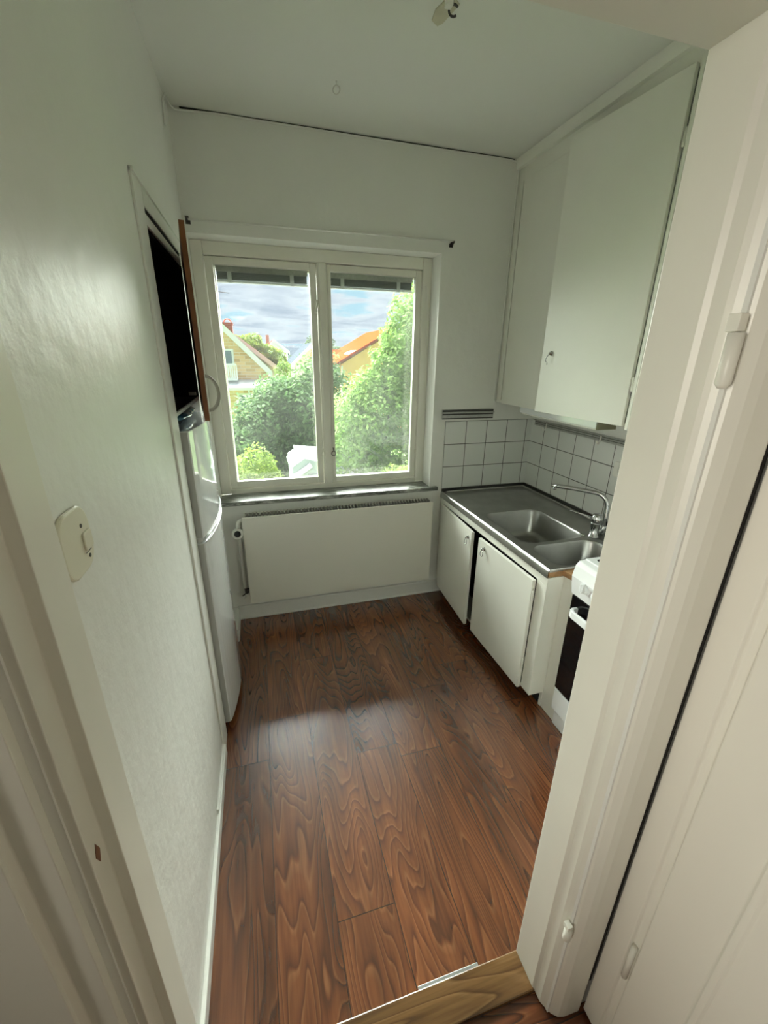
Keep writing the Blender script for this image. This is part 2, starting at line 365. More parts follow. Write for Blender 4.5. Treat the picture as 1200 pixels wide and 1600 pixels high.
# doorway lining and casing, extruded profiles
bm = new_bm()
add_prism(bm, [(0.862, YD), (0.862, -2.024), (0.8665, -2.032), (0.867, -2.052), (0.8705, -2.060), (0.882, -2.080),
               (0.896, -2.0905), (0.912, -2.0945), (0.955, -2.096), (0.9625, -2.093), (0.9625, YD-0.001)], 0, 2.04)
struct('trim_1', bm, m_trim, 'cream painted right door jamb of the kitchen doorway', 'door frame', bevel=0.003)
bm = new_bm()
add_prism(bm, [(0.03, YD-0.002), (-0.02, YD-0.002), (-0.04, -2.0), (-0.14, -2.06), (-0.14, -2.09), (-0.051, -2.090), (-0.051, -2.084), (-0.046, -2.075),
               (-0.012, -2.075), (-0.012, -2.056), (0.012, -2.056), (0.012, -2.016), (0.03, -2.017)][::-1], 0, 2.04)
struct('trim_2', bm, m_trim, 'cream painted left door jamb of the kitchen doorway', 'door frame', bevel=0.0015)
bm = new_bm(); add_prism(bm, [(YD, 1.997), (-2.022, 1.997), (-2.030, 2.007), (-2.06, 2.007), (-2.085, 2.02), (-2.096, 2.03), (-2.096, 2.12), (YD, 2.12)], -0.14, 0.96, axis='x')
struct('trim_3', bm, m_trim, 'cream painted head of the kitchen doorway', 'door frame', bevel=0.002)
bm = new_bm(); add_box(bm, 0.03, 0.868, -2.032, -1.944, -0.02, 0.009)
struct('trim_4', bm, m_oak, 'varnished oak threshold board of the kitchen doorway', 'threshold', bevel=0.004)
# baseboards
bm = new_bm(); add_prism(bm, [(0, 0), (-0.018, 0), (-0.018, 0.010), (-0.014, 0.016), (-0.013, 0.088), (-0.009, 0.095), (0, 0.095)], 0.03, 1.46, axis='x')
struct('baseboard_back', bm, m_wall, 'white baseboard under the radiator', 'baseboard', bevel=0.002)
bm = new_bm(); add_box(bm, 0, 0.014, -1.95, -1.03, 0, 0.055)
struct('baseboard_left', bm, m_wall, 'white baseboard along the left wall', 'baseboard', bevel=0.004)
bm = new_bm(); add_box(bm, 0, 0.040, NY1+0.01, 0.0, 0, 0.085)
struct('baseboard_corner', bm, m_wall, 'short white baseboard between fridge and window wall', 'baseboard', bevel=0.003)
bm = new_bm(); add_box(bm, 0.0, 0.009, -1.33, -1.04, 0.056, 0.068)
tag(obj('cable_trunking', bm, m_wall, bevel=0.003), 'short white cable duct on top of the left baseboard', 'cable duct')
# niche architrave
bm = new_bm()
add_box(bm, 0, 0.007, -1.035, -0.928, 0, 2.088); add_box(bm, 0, 0.007, -0.922, -0.215, 2.030, 2.088)
add_box(bm, 0, 0.003, -0.922, -0.262, NZ, 2.018); add_box(bm, 0, 0.013, -1.035, -0.215, 2.078, 2.090)
struct('trim_5', bm, m_wall, 'white painted frame boards around the fridge niche', 'frame', bevel=0.0015)
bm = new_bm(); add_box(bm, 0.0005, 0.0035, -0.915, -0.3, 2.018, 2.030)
struct('trim_6', bm, m_dark, 'dark strip as painted shade above the niche cupboard opening', 'frame')  # near-black strip stands in for the shadow in the slot
# ceiling moulding over cupboards
bm = new_bm(); add_prism(bm, [(1.765, 2.60), (1.750, 2.604), (1.745, 2.625), (1.738, 2.648), (1.765, 2.65)], -1.93, -0.0, axis='y')
struct('trim_7', bm, m_cab, 'white moulding between ceiling and upper cupboards', 'moulding')
# tiles
bm = new_bm(); add_box(bm, 1.416, XR, -0.008, 0.0, 0.795, 1.245)
struct('wall_back_tiles', bm, m_tiles, 'white square tiles on the window wall above the sink', 'tiles', bevel=0.002)
bm = new_bm(); add_box(bm, XR-0.008, XR, YD, -0.008, 0.795, 1.245)
struct('wall_right_tiles', bm, m_tiles, 'white square tiles with dark grout behind the tap', 'tiles')

# ------------------------------------------------------------------ window
win = thing('window_1', 'white painted two-sash window looking onto gardens', 'window', (0.667, 0.15, 0.816)); win['kind'] = 'structure'
FY0, FY1 = 0.131, 0.28
bm = new_bm()
add_box(bm, WX0, 0.062, FY0, FY1, 0.816, WZ1); add_box(bm, 1.275, WX1, FY0, FY1, 0.816, WZ1)
add_box(bm, 0.062, 1.275, FY0, FY1, 2.113, WZ1); add_box(bm, 0.062, 1.275, FY0, FY1, 0.79, 0.845)
obj('window_frame', bm, m_trim, win, bevel=0.004)
bm = new_bm()
add_box(bm, 0.645, 0.70, FY0+0.002, FY1-0.002, 0.845, 2.113); add_box(bm, 0.655, 0.69, FY0-0.008, FY0+0.004, 0.846, 2.112)
obj('mullion', bm, m_trim, win, bevel=0.004)
def frame_bm(x0, x1, z0, z1, gx0, gx1, gz0, gz1, y0, y1):
    bm = new_bm()
    add_box(bm, x0, gx0, y0, y1, z0, z1); add_box(bm, gx1, x1, y0, y1, z0, z1)
    add_box(bm, gx0, gx1, y0, y1, z0, gz0); add_box(bm, gx0, gx1, y0, y1, gz1, z1)
    return bm
for (x0, x1, gx0, gx1, gz0, gz1) in ((0.065, 0.642, 0.105, 0.606, 0.890, 2.074), (0.703, 1.272, 0.724, 1.236, 0.884, 2.074)):
    s = obj('sash', frame_bm(x0, x1, 0.848, 2.110, gx0, gx1, gz0, gz1, 0.146, 0.180), m_trim, win, bevel=0.003)
    boxo('pane', (gx0-0.004, gx1+0.004, 0.166, 0.169, gz0-0.004, gz1+0.004), m_glass, s)
    s2 = obj('outer_sash', frame_bm(x0, x1, 0.850, 2.110, gx0+0.004, gx1+0.030, 0.862, gz1, 0.228, 0.262), m_trim, win, bevel=0.003)
    boxo('pane', (gx0, gx1+0.032, 0.244, 0.247, 0.862, gz1+0.004), m_glass, s2)
# hinges on the outer stiles and the small knobs along the right sash
for x, z in ((1.268, 1.70), (1.268, 1.38), (1.268, 1.02), (0.073, 1.62), (0.073, 1.05)):
    bm = new_bm(); add_tube(bm, [(x, 0.141, z-0.022), (x, 0.141, z+0.022)], 0.0045); obj('hinge', bm, m_trim, win, smooth=True)
for x, z, mm in ((0.642, 1.055, m_trim), (0.709, 1.055, m_darkmetal)):
    bm = new_bm(); add_tube(bm, [(x, 0.146, z+0.02), (x, 0.128, z+0.02), (x, 0.126, z+0.006)], 0.0035); add_ring(bm, (x, 0.127, z-0.012), 0.014, 0.0025, (0, 1, 0))
    h = obj('sash_hook', bm, mm, win, smooth=True); 
    if mm is m_darkmetal: h['label'] = 'dark ring hook on the right sash'
bm = new_bm(); add_lathe(bm, (0.644, 0.128, 1.915), [(0.004, -0.012), (0.010, -0.006), (0.010, 0.006), (0.004, 0.012)]); add_tube(bm, [(0.644, 0.124, 1.908), (0.634, 0.124, 1.885), (0.630, 0.126, 1.855)], 0.006)
obj('sash_stay', bm, m_trim, win, smooth=True)
# rolled-up venetian blinds between the panes
for x0, x1, lab in ((0.112, 0.600, 'grey venetian blind raised to the top of the left sash'), (0.730, 1.232, 'grey venetian blind raised to the top of the right sash')):
    b = thing('venetian_blind', lab, 'blind', ((x0+x1)/2, 0.205, 2.07), 'raised window blinds')
    boxo('head_rail', (x0, x1, 0.194, 0.218, 2.050, 2.078), m_alu, b)
    bm = new_bm()
    for k in range(9):
        z = 2.012 + 0.0042*k; add_box(bm, x0+0.004, x1-0.004, 0.193, 0.218, z, z+0.0028)
    obj('slats', bm, m_slat, b)
    boxo('bottom_rail', (x0, x1, 0.191, 0.220, 1.998, 2.008), m_tape, b, bevel=0.002)
    for t in (0.14, 0.82):
        xx = x0 + (x1-x0)*t; boxo('tape', (xx-0.011, xx+0.011, 0.189, 0.1905, 1.996, 2.05), m_tape, b)
bm = new_bm(); add_tube(bm, [(1.292, 0.126, 2.03), (1.300, 0.124, 1.98), (1.310, 0.122, 1.86), (1.307, 0.126, 1.74), (1.322, 0.12, 1.62)], 0.0022, 6)
tag(obj('blind_cord', bm, m_plastic, smooth=True), 'thin pale blind cord hanging on the right window frame', 'cord')
# marble sill
bm = new_bm(); add_prism(bm, [(0.006, -0.032), (1.380, -0.032), (1.380, -0.001), (1.329, -0.001), (1.329, 0.135), (0.006, 0.135)], 0.7905, 0.8155)
tag(obj('window_sill', bm, m_marble, bevel=0.004), 'grey marble window sill above the radiator', 'window sill')
# curtain rail with its brackets
cr_ = thing('curtain_rail', 'thin white curtain rail on the wall above the window', 'curtain rail', (0.7, -0.03, 2.22))
bm = new_bm(); add_tube(bm, [(0.030, -0.030, 2.222), (1.385, -0.030, 2.232)], 0.0045); obj('rail', bm, m_wall, cr_, smooth=True)
for x, s in ((0.026, 1), (1.384, -1)):
    bm = new_bm(); add_box(bm, x-0.011, x+0.011, -0.003, 0.0, 2.208, 2.226); add_prism(bm, [(0, 2.226), (-0.034, 2.234), (-0.034, 2.228), (0, 2.214)], x-0.008, x+0.008, axis='x')
    obj('bracket', bm, m_darkmetal, cr_)

# ------------------------------------------------------------------ radiator
rad = thing('radiator', 'wide offwhite panel radiator under the marble sill', 'radiator', (0.72, -0.06, 0.16))
obj('front_panel', (lambda b: (add_box(b, 0.119, 1.320, -0.103, -0.088, 0.163, 0.738), b)[1])(new_bm()), m_rad, rad, bevel=0.003)
bm = new_bm()
for k in range(58):
    x = 0.14 + k*0.0203; add_box(bm, x, x+0.006, -0.088, -0.036, 0.18, 0.746)
obj('fins', bm, mat('grey_fin_paint', (0.30, 0.30, 0.27), 0.5), rad)
boxo('back_panel', (0.130, 1.312, -0.036, -0.022, 0.17, 0.742), m_rad, rad, bevel=0.002)
for x in (0.35, 1.10): boxo('bracket', (x, x+0.03, -0.022, 0.0, 0.25, 0.68), m_rad, rad)
bm = new_bm(); add_tube(bm, [(0.13, -0.06, 0.705), (0.108, -0.06, 0.705), (0.098, -0.06, 0.698), (0.094, -0.06, 0.682), (0.093, -0.06, 0.655)], 0.0125, 12)
obj('supply_bend', bm, m_wall, rad, smooth=True)
bm = new_bm(); add_tube(bm, [(0.093, -0.060, 0.60), (0.094, -0.050, 0.57), (0.095, -0.045, 0.40), (0.096, -0.048, 0.24)], 0.0125, 12)
obj('supply_pipe', bm, m_wall, rad, smooth=True)
bm = new_bm(); add_lathe(bm, (0.088, -0.040, 0.625), [(0.014, 0), (0.018, 0.01), (0.031, 0.02), (0.033, 0.055), (0.030, 0.062)], axis=(0, -1, 0.25), seg=24)
v = obj('thermostat', bm, m_plastic, rad, smooth=False)
bm = new_bm(); add_lathe(bm, (0.088, -0.0995, 0.6405), [(0.019, 0), (0.019, 0.004), (0.015, 0.006)], axis=(0, -1, 0.25), seg=20); obj('cap', bm, m_black, v)
bm = new_bm(); add_tube(bm, [(0.093, -0.06, 0.660), (0.093, -0.06, 0.645)], 0.012, 8); obj('collar', bm, m_darkmetal, rad)
bm = new_bm(); add_tube(bm, [(0.098, -0.055, 0.25), (0.100, -0.055, 0.215)], 0.012, 8); add_tube(bm, [(0.100, -0.055, 0.235), (0.125, -0.055, 0.235)], 0.012, 8)
add_tube(bm, [(0.102, -0.06, 0.222), (0.072, -0.075, 0.208)], 0.0035, 6)
obj('return_valve', bm, m_darkmetal, rad)
bm = new_bm(); add_lathe(bm, (0.080, -0.055, 0.192), [(0.010, -0.012), (0.013, -0.006), (0.013, 0.006), (0.009, 0.01)], axis=(-0.3, -1, 0.1)); add_tube(bm, [(0.085, -0.05, 0.197), (0.118, -0.05, 0.205)], 0.008, 10)
obj('return_pipe', bm, m_wall, rad, smooth=True)

# ------------------------------------------------------------------ fridge in niche
fr = thing('fridge', 'tall white fridge freezer standing in the left wall niche', 'fridge', (-0.25, -0.6, 0))
FYA, FYB, FXF = -0.905, -0.325, 0.030
def door_plan(y0, y1, xf, xb, bulge):
    pts = [(xb, y0), (xf-0.012, y0), (xf-0.003, y0+0.003)]
    n = 18
    for k in range(n+1):
        t = k/n; pts.append((xf + bulge*math.sin(PI*t)**0.8, y0+0.006+(y1-y0-0.012)*t))
    pts += [(xf-0.012, y1), (xb, y1)]
    return pts
boxo('body', (-0.60, -0.030, -0.90, -0.33, 0.03, 1.366), m_fridge_side, fr, bevel=0.004)
for nm, z0, z1 in (('freezer_door', 0.966, 1.376), ('fridge_door', 0.045, 0.948)):
    bm = new_bm(); add_prism(bm, door_plan(FYA, FYB, FXF, -0.024, 0.034)[::-1], z0, z1)
    o = obj(nm, bm, m_fridge, fr, bevel=0.003)
bm = new_bm()
add_prism(bm, door_plan(FYA+0.004, FYB-0.004, FXF-0.010, -0.02, 0.030)[::-1], 0.948, 0.966); obj('door_gap', bm, m_fridge_side, fr)
for z, e in ((0.966, 0.0055), (0.945, 0.0040)):
    bm = new_bm(); n = 16; pts = []
    for k in range(n+1):
        t = k/n; pts.append((FXF+0.034*math.sin(PI*t)**0.8+e*0.6, FYA+0.006+(FYB-FYA-0.012)*t, z))
    add_tube(bm, pts, 0.0022, 8); obj('grip_edge', bm, m_fridge, fr, smooth=True)
boxo('side_strip', (-0.022, 0.0262, -0.9075, -0.9052, 0.05, 0.944), m_fridge_side, fr)
boxo('side_strip', (-0.022, 0.0262, -0.9075, -0.9052, 0.97, 1.372), m_fridge_side, fr)
# plastic bag on the fridge
def m_bag_():
    m = mat('blue_white_plastic_bag', (0.7, 0.75, 0.8), 0.2, coat=0.4); nt = m.node_tree; b = nt.nodes['Principled BSDF']
    t = N(nt, 'ShaderNodeTexCoord'); n = N(nt, 'ShaderNodeTexNoise', ins={'Scale': 9.0, 'Detail': 3.0, 'Distortion': 0.8}); nt.links.new(t.outputs['Object'], n.inputs[0])
    rp = ramp(nt, [(0.42, (0.75, 0.80, 0.84)), (0.5, (0.25, 0.50, 0.66)), (0.6, (0.05, 0.22, 0.38))]); nt.links.new(n.outputs['Fac'], rp.inputs[0]); nt.links.new(rp.outputs[0], b.inputs['Base Color'])
    return m
bm = new_bm(); bmesh.ops.create_icosphere(bm, subdivisions=4, radius=1.0)
rs = np.random.RandomState(3); ph = rs.rand(8, 4)*6
for v in bm.verts:
    p = v.co.copy(); d = sum(0.045*math.sin(p.x*(3+i)+p.y*(4+i*1.3)+p.z*3+ph[i][0]) for i in range(6))
    s = 1+d
    v.co = Vector((-0.085 + 0.095*p.x*s, -0.60 + 0.27*p.y*s, 1.400 + 0.022*p.z*s))
tag(obj('plastic_bag', bm, m_bag_(), smooth=True), 'crumpled blue and white plastic bag on top of the fridge', 'bag')
# cupboard above the fridge with its ajar door
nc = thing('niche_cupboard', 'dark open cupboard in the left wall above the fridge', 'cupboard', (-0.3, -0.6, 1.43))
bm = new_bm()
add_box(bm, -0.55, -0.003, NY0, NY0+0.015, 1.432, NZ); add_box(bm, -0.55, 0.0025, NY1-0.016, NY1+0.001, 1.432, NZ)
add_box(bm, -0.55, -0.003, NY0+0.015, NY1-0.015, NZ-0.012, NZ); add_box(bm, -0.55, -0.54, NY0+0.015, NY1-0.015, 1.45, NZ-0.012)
obj('carcass', bm, m_dark, nc)  # interior painted near-black to hold the shade inside the cupboard
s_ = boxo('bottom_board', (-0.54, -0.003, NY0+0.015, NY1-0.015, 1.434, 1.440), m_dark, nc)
s_ = boxo('front_edge', (-0.003, 0.004, NY0+0.004, NY1-0.015, 1.428, 1.440), m_wall, nc); s_['label'] = 'white front edge of the cupboard floor'
boxo('shelf_peg', (-0.03, 0.0, -0.35, -0.335, 1.452, 1.466), m_plastic, nc)
ang = math.radians(7.6)
hp = Vector((0.006, NY1-0.008, 0))
RD = Matrix.Translation(hp) @ Matrix.Rotation(ang, 4, 'Z') @ Matrix.Translation(-hp)
dr = boxo('door', (0.006, 0.022, -0.880, NY1-0.008, 1.405, 2.016), m_cabinside, nc, rot=RD); dr['label'] = 'ajar door with brown edges'
boxo('door_face', (0.0222, 0.0245, -0.8795, NY1-0.0085, 1.4055, 2.0155), m_cab, dr, rot=RD)
bm = new_bm(); pts = []
for k in range(13):
    a = PI*k/12; pts.append(RD @ Vector((0.0245+0.040*math.sin(a), -0.835, 1.497-0.060*math.cos(a))))
add_tube(bm, pts, 0.0062, 8); h_ = obj('handle', bm, mat('grey_beige_handle', (0.36, 0.34, 0.30), 0.5), dr, smooth=True); h_['label'] = 'curved pale grey handle'

# ------------------------------------------------------------------ light switch, on the left wall
sw = thing('light_switch', 'cream light switch on the left wall beside the door jamb', 'light switch', (0, -1.845, 1.37))
def yz_rrect(y0, y1, z0, z1, r): return rrect(y0, y1, z0, z1, r, 6)
bm = new_bm(); add_prism(bm, yz_rrect(-1.900, -1.797, 1.319, 1.419, 0.034), 0.0, 0.008, axis='x'); obj('plate', bm, m_cream, sw, bevel=0.005, seg=3)
bm = new_bm(); add_prism(bm, yz_rrect(-1.835, -1.806, 1.348, 1.377, 0.005), 0.008, 0.0115, axis='x'); obj('rocker', bm, m_cream, sw, bevel=0.0015)
boxo('slot', (0.008, 0.0084, -1.832, -1.812, 1.3440, 1.3452), m_seal_shade, sw)
for y, z in ((-1.829, 1.388), (-1.822, 1.337)):
    bm = new_bm(); add_lathe(bm, (0.008, y, z), [(0.0032, 0), (0.0032, 0.0008)], axis=(1, 0, 0), seg=12); obj('screw', bm, m_seal_shade, sw)
# strike hole in left jamb
bm = new_bm(); add_prism(bm, [(-2.044, 0.984), (-2.037, 1.003), (-2.030, 0.984), (-2.037, 0.966)], 0.0118, 0.0128, axis='x')
tag(obj('latch_hole', bm, m_cabinside), 'small dark latch hole in the left door jamb', 'latch hole')
# old hinges on the right jamb
for z, h, lab in ((1.645, 0.05, 'upper painted hinge on the right door jamb'), (0.375, 0.03, 'lower painted hinge on the right door jamb')):
    hg = thing('door_hinge', lab, 'hinge', (0.866, -2.077, z), 'old hinges of the right jamb')
    bm = new_bm(); add_tube(bm, [(0.8655, -2.077, z-h), (0.8655, -2.077, z-h+0.006), (0.8655, -2.077, z+h*0.35)], [0.005, 0.0095, 0.0095], 14); obj('barrel', bm, m_trim, hg, smooth=True)
    boxo('leaf_plate', (0.858, 0.872, -2.082, -2.066, z+h*0.38, z+h*0.8), m_trim, hg, bevel=0.001)
# door leaf folded back into the hall
lf = thing('open_door', 'cream panelled door folded open at the right of the doorway', 'door', (0.98, -2.5, 0))
XL = 0.968
bm = new_bm()
add_prism(bm, [(XL, -2.0965), (XL, -2.143), (XL+0.007, -2.147), (XL+0.007, -2.162), (XL, -2.166), (XL, -2.272), (XL-0.004, -2.276), (XL-0.004, -2.286), (XL, -2.290),
               (XL, -2.86), (XL+0.035, -2.86), (XL+0.035, -2.0965)][::-1], 0.012, 2.02)
obj('leaf', bm, m_leafpaint, lf, bevel=0.0025)
bm = new_bm(); add_tube(bm, [(XL+0.001, -2.1545, 0.305), (XL+0.001, -2.1545, 0.42)], 0.0065, 14); obj('hinge_pin', bm, m_trim, lf, smooth=True)
boxo('gap_shade', (0.9630, 0.9675, -2.0945, -2.0865, 0.14, 2.0), m_dark, lf)  # near-black strip paints the shade between jamb and leaf

# ------------------------------------------------------------------ threshold strip and cables
bm = new_bm(); add_box(bm, 0.560, 0.742, -1.950, -1.936, 0.0, 0.0035)
tag(obj('threshold_strip', bm, m_alu, bevel=0.001), 'short bare aluminium strip at the edge of the oak threshold', 'metal strip')
cb_ = thing('wall_cable', 'thin cable pinned along the ceiling edge of the window wall', 'cable', (0.02, -0.01, H))
bm = new_bm(); add_tube(bm, [(0.006, -0.20, 2.50), (0.006, -0.16, 2.60), (0.010, -0.11, 2.638), (0.020, -0.05, 2.628), (0.030, -0.010, 2.634), (0.2, -0.007, 2.642), (1.0, -0.006, 2.640), (1.70, -0.006, 2.641), (1.742, -0.008, 2.636), (1.756, -0.010, 2.615), (1.757, -0.008, 2.45), (1.756, -0.006, 2.0), (1.757, -0.006, 1.37)], 0.0042, 8)
obj('wire', bm, m_wall, cb_, smooth=True)
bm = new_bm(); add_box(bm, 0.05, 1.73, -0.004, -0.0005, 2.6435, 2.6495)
o = obj('crack_shade', bm, m_seal_shade, cb_); o['label'] = 'dark strip as painted shade between ceiling and wall'  # shadow of the ceiling joint painted as a dark strip
# ceiling hook and lamp outlet
bm = new_bm(); add_tube(bm, [(0.679, -0.39, H), (0.679, -0.39, 2.636)], 0.002, 8); add_ring(bm, (0.679, -0.39, 2.622), 0.014, 0.002, (0.4, 1, 0))
tag(obj('ceiling_hook', bm, m_plastic, smooth=True), 'small white ring hook in the middle of the ceiling', 'hook')
lo_ = thing('lamp_outlet', 'bare metal lamp hook with beige patch at the top edge of the ceiling', 'lamp outlet', (0.94, -0.87, H))
bm = new_bm(); add_prism(bm, [(0.912, -0.845), (0.918, -0.80), (0.945, -0.782), (0.957, -0.80), (0.975, -0.885), (0.955, -0.90), (0.925, -0.885)], H-0.003, H-0.0002); obj('patch', bm, m_stain, lo_)
bm = new_bm(); add_tube(bm, [(0.945, -0.905, H), (0.945, -0.905, 2.635)], 0.003, 8); add_ring(bm, (0.952, -0.895, 2.625), 0.014, 0.0035, (0.3, 1, 0), a0=-2.2, a1=2.6); obj('hook', bm, m_darkmetal, lo_, smooth=True)
bm = new_bm(); add_box(bm, 0.922, 0.943, -0.915, -0.892, 2.625, H); obj('terminal', bm, m_plastic, lo_, bevel=0.002)

# ------------------------------------------------------------------ base cabinet
CY = -1.168
bc = thing('base_cabinet', 'low offwhite sink cabinet with two doors by the window wall', 'cabinet', (1.74, -0.58, 0))
bm = new_bm(); XF = 1.418
# side panel with toe recess
add_prism(bm, [(XF, 0.088), (1.496, 0.088), (1.496, 0.0), (XR-0.004, 0.0), (XR-0.004, 0.735), (XF, 0.735)], CY, CY+0.018, axis='y')
add_prism(bm, [(XF, 0.088), (1.496, 0.088), (1.496, 0.0), (XR-0.004, 0.0), (XR-0.004, 0.735), (XF, 0.735)], -0.022, -0.004, axis='y')
add_box(bm, XF, XR-0.01, CY+0.018, -0.022, 0.088, 0.104)
add_box(bm, XF+0.001, XF+0.019, CY+0.018, -0.022, 0.695, 0.735)
add_box(bm, XF+0.001, XF+0.018, CY+0.018, -1.098, 0.104, 0.695)
add_box(bm, XF+0.001, XF+0.018, -0.062, -0.022, 0.104, 0.695)
obj('body', bm, m_cab, bc, bevel=0.0012)
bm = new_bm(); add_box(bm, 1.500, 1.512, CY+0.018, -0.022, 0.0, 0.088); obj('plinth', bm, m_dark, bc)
bm = new_bm(); add_box(bm, 1.55, 1.56, CY+0.02, -0.03, 0.105, 0.694); obj('inner_shade_board', bm, m_dark, bc)  # added near-black board, paints the shade behind the ajar doors
def keypull(parent, c, n=(-1, 0, 0)):
    c = Vector(c)
    bm = new_bm(); add_lathe(bm, c, [(0.011, 0), (0.010, 0.005), (0.006, 0.008), (0.006, 0.012), (0.008, 0.016), (0.003, 0.019)], axis=n, seg=18); k = obj('knob', bm, m_chrome, parent, smooth=True)
    q = c + Vector(n)*0.013
    bm = new_bm()
    add_tube(bm, [q+Vector((0, 0.006, -0.006)), q+Vector((-0.002, 0.013, -0.024)), q+Vector((-0.003, 0.011, -0.038)), q+Vector((-0.003, 0, -0.042)), q+Vector((-0.003, -0.011, -0.038)), q+Vector((-0.002, -0.013, -0.024)), q+Vector((0, -0.006, -0.006))], 0.0024, 8)
    obj('drop_pull', bm, m_chrome, k, smooth=True)
def pin_hinge(parent, x, y, z, l=0.028):
    bm = new_bm(); add_tube(bm, [(x, y, z-l), (x, y, z-l+0.004), (x, y, z+l-0.004), (x, y, z+l)], [0.003, 0.0055, 0.0055, 0.003], 12); obj('hinge', bm, m_cab, parent, smooth=True)
# door 1 ajar, hinged by the window wall
hp = Vector((XF, -0.045, 0)); a1 = -math.radians(2.9)
R1 = Matrix.Translation(hp) @ Matrix.Rotation(a1, 4, 'Z') @ Matrix.Translation(-hp)
d1 = boxo('door', (XF-0.019, XF-0.001, -0.552, -0.062, 0.084, 0.700), m_cab, bc, bevel=0.002, rot=R1)
keypull(d1, R1 @ Vector((XF-0.019, -0.510, 0.655)))
hp = Vector((XF, -1.098, 0)); a2 = math.radians(0.9)
R2 = Matrix.Translation(hp) @ Matrix.Rotation(a2, 4, 'Z') @ Matrix.Translation(-hp)
d2 = boxo('door', (XF-0.019, XF-0.001, -1.096, -0.600, 0.078, 0.688), m_cab, bc, bevel=0.002, rot=R2)
keypull(d2, R2 @ Vector((XF-0.019, -0.668, 0.650)))
pin_hinge(d2, XF-0.014, -1.103, 0.610); pin_hinge(d2, XF-0.014, -1.103, 0.235)
# filler panel to the stove and wooden batten
bm = new_bm(); add_box(bm, 1.500, 1.515, -1.262, CY-0.001, 0.0, 0.742)
tag(obj('filler_panel', bm, m_cab), 'narrow offwhite panel between the sink cabinet and stove', 'panel')
bm = new_bm(); add_prism(bm, [(1.485, CY-0.004), (1.500, CY-0.001), (1.90, CY-0.001), (1.90, -1.262), (1.502, -1.262)], 0.743, 0.768)
tag(obj('wood_batten', bm, m_oakcut, bevel=0.001), 'raw wooden strip between the steel worktop and stove', 'wooden strip')

# ------------------------------------------------------------------ steel sink top
st = thing('sink_worktop', 'stainless steel worktop with a double bowl sink', 'sink', (1.74, -0.58, ZC-0.035))
B1 = (1.474, 1.836, -0.905, -0.472); B2 = (1.472, 1.836, -1.151, -0.934)
bm = new_bm()
def loop(bm, pts, z): return [bm.verts.new((a, b, z)) for a, b in pts]
def edges(bm, vs_): return [bm.edges.new((vs_[i], vs_[(i+1) % len(vs_)])) for i in range(len(vs_))]
X0, X1, Y0, Y1 = 1.414, XR-0.009, CY, -0.009
outer = loop(bm, [(X0+0.012, Y0+0.006), (X1, Y0+0.006), (X1, Y1), (X0+0.012, Y1)], ZC)
es = edges(bm, outer)
bowls = []
for (a, b, c, d) in (B1, B2):
    o_ = loop(bm, rrect(a, b, c, d, 0.062), ZC); es += edges(bm, o_); bowls.append((o_, (a, b, c, d)))
bmesh.ops.triangle_fill(bm, edges=es, use_beauty=True, use_dissolve=False)
obj_top = bm
for o_, (a, b, c, d) in bowls:
    prev = o_
    for ins, dz, rr in ((0.0015, -0.003, 0.061), (0.004, -0.010, 0.060), (0.014, -0.13, 0.056), (0.022, -0.148, 0.050), (0.040, -0.158, 0.040), (0.075, -0.161, 0.025)):
        nx = loop(bm, rrect(a+ins, b-ins, c+ins, d-ins, rr), ZC+dz)
        for i in range(len(nx)): bm.faces.new((prev[i], prev[(i+1) % len(nx)], nx[(i+1) % len(nx)], nx[i]))
        prev = nx
    bm.faces.new(prev)
# rolled front edge and end edge
prof = [(X0+0.012, ZC), (X0+0.006, ZC+0.002), (X0+0.001, ZC-0.002), (X0-0.002, ZC-0.009), (X0-0.005, ZC-0.037), (X0+0.003, ZC-0.040)]
for (p, q) in zip(prof, prof[1:]):
    v = [bm.verts.new((p[0], Y0, p[1])), bm.verts.new((q[0], Y0, q[1])), bm.verts.new((q[0], Y1, q[1])), bm.verts.new((p[0], Y1, p[1]))]; bm.faces.new(v)
prof = [(Y0+0.006, ZC), (Y0+0.002, ZC+0.001), (Y0-0.001, ZC-0.006), (Y0-0.001, ZC-0.012)]
for (p, q) in zip(prof, prof[1:]):
    v = [bm.verts.new((X0+0.004, p[0], p[1])), bm.verts.new((X0+0.004, q[0], q[1])), bm.verts.new((X1, q[0], q[1])), bm.verts.new((X1, p[0], p[1]))]; bm.faces.new(v)
bmesh.ops.remove_doubles(bm, verts=bm.verts, dist=0.0002)
o = obj('steel_top', bm, m_steel, st, smooth=True)
md = o.modifiers.new('es', 'EDGE_SPLIT'); md.split_angle = math.radians(40)
# raised rims
bm = new_bm()
for pth in ([(X0+0.03, -0.024, ZC), (X1-0.014, -0.024, ZC), (X1-0.014, Y0+0.01, ZC)],): add_tube(bm, pth, 0.006, 8)
obj('raised_rim', bm, m_steel, st, smooth=True)
bm = new_bm(); add_box(bm, X0+0.002, XR-0.0085, -0.014, -0.0085, ZC-0.01, ZC+0.019); add_box(bm, XR-0.014, XR-0.0085, Y0, -0.014, ZC-0.01, ZC+0.019); obj('seal', bm, m_seal_shade, st)
boxo('core_edge', (X0+0.004, 1.496, Y0-0.0008, Y0+0.006, ZC-0.036, ZC-0.011), m_oakcut, st)
for (a, b, c, d), sx_ in ((B1, 0.5), (B2, 0.5)):
    bm = new_bm(); add_lathe(bm, ((a+b)/2, (c+d)/2, ZC-0.161), [(0.040, 0), (0.038, 0.003), (0.026, 0.001), (0.024, -0.0005), (0.002, -0.0005)], seg=24); obj('drain', bm, m_darkmetal, st, smooth=True)
bm = new_bm(); add_lathe(bm, (1.829, -0.885, ZC), [(0.010, 0), (0.010, 0.003), (0.006, 0.006)], seg=14); obj('plug_holder', bm, m_chrome, st, smooth=True)

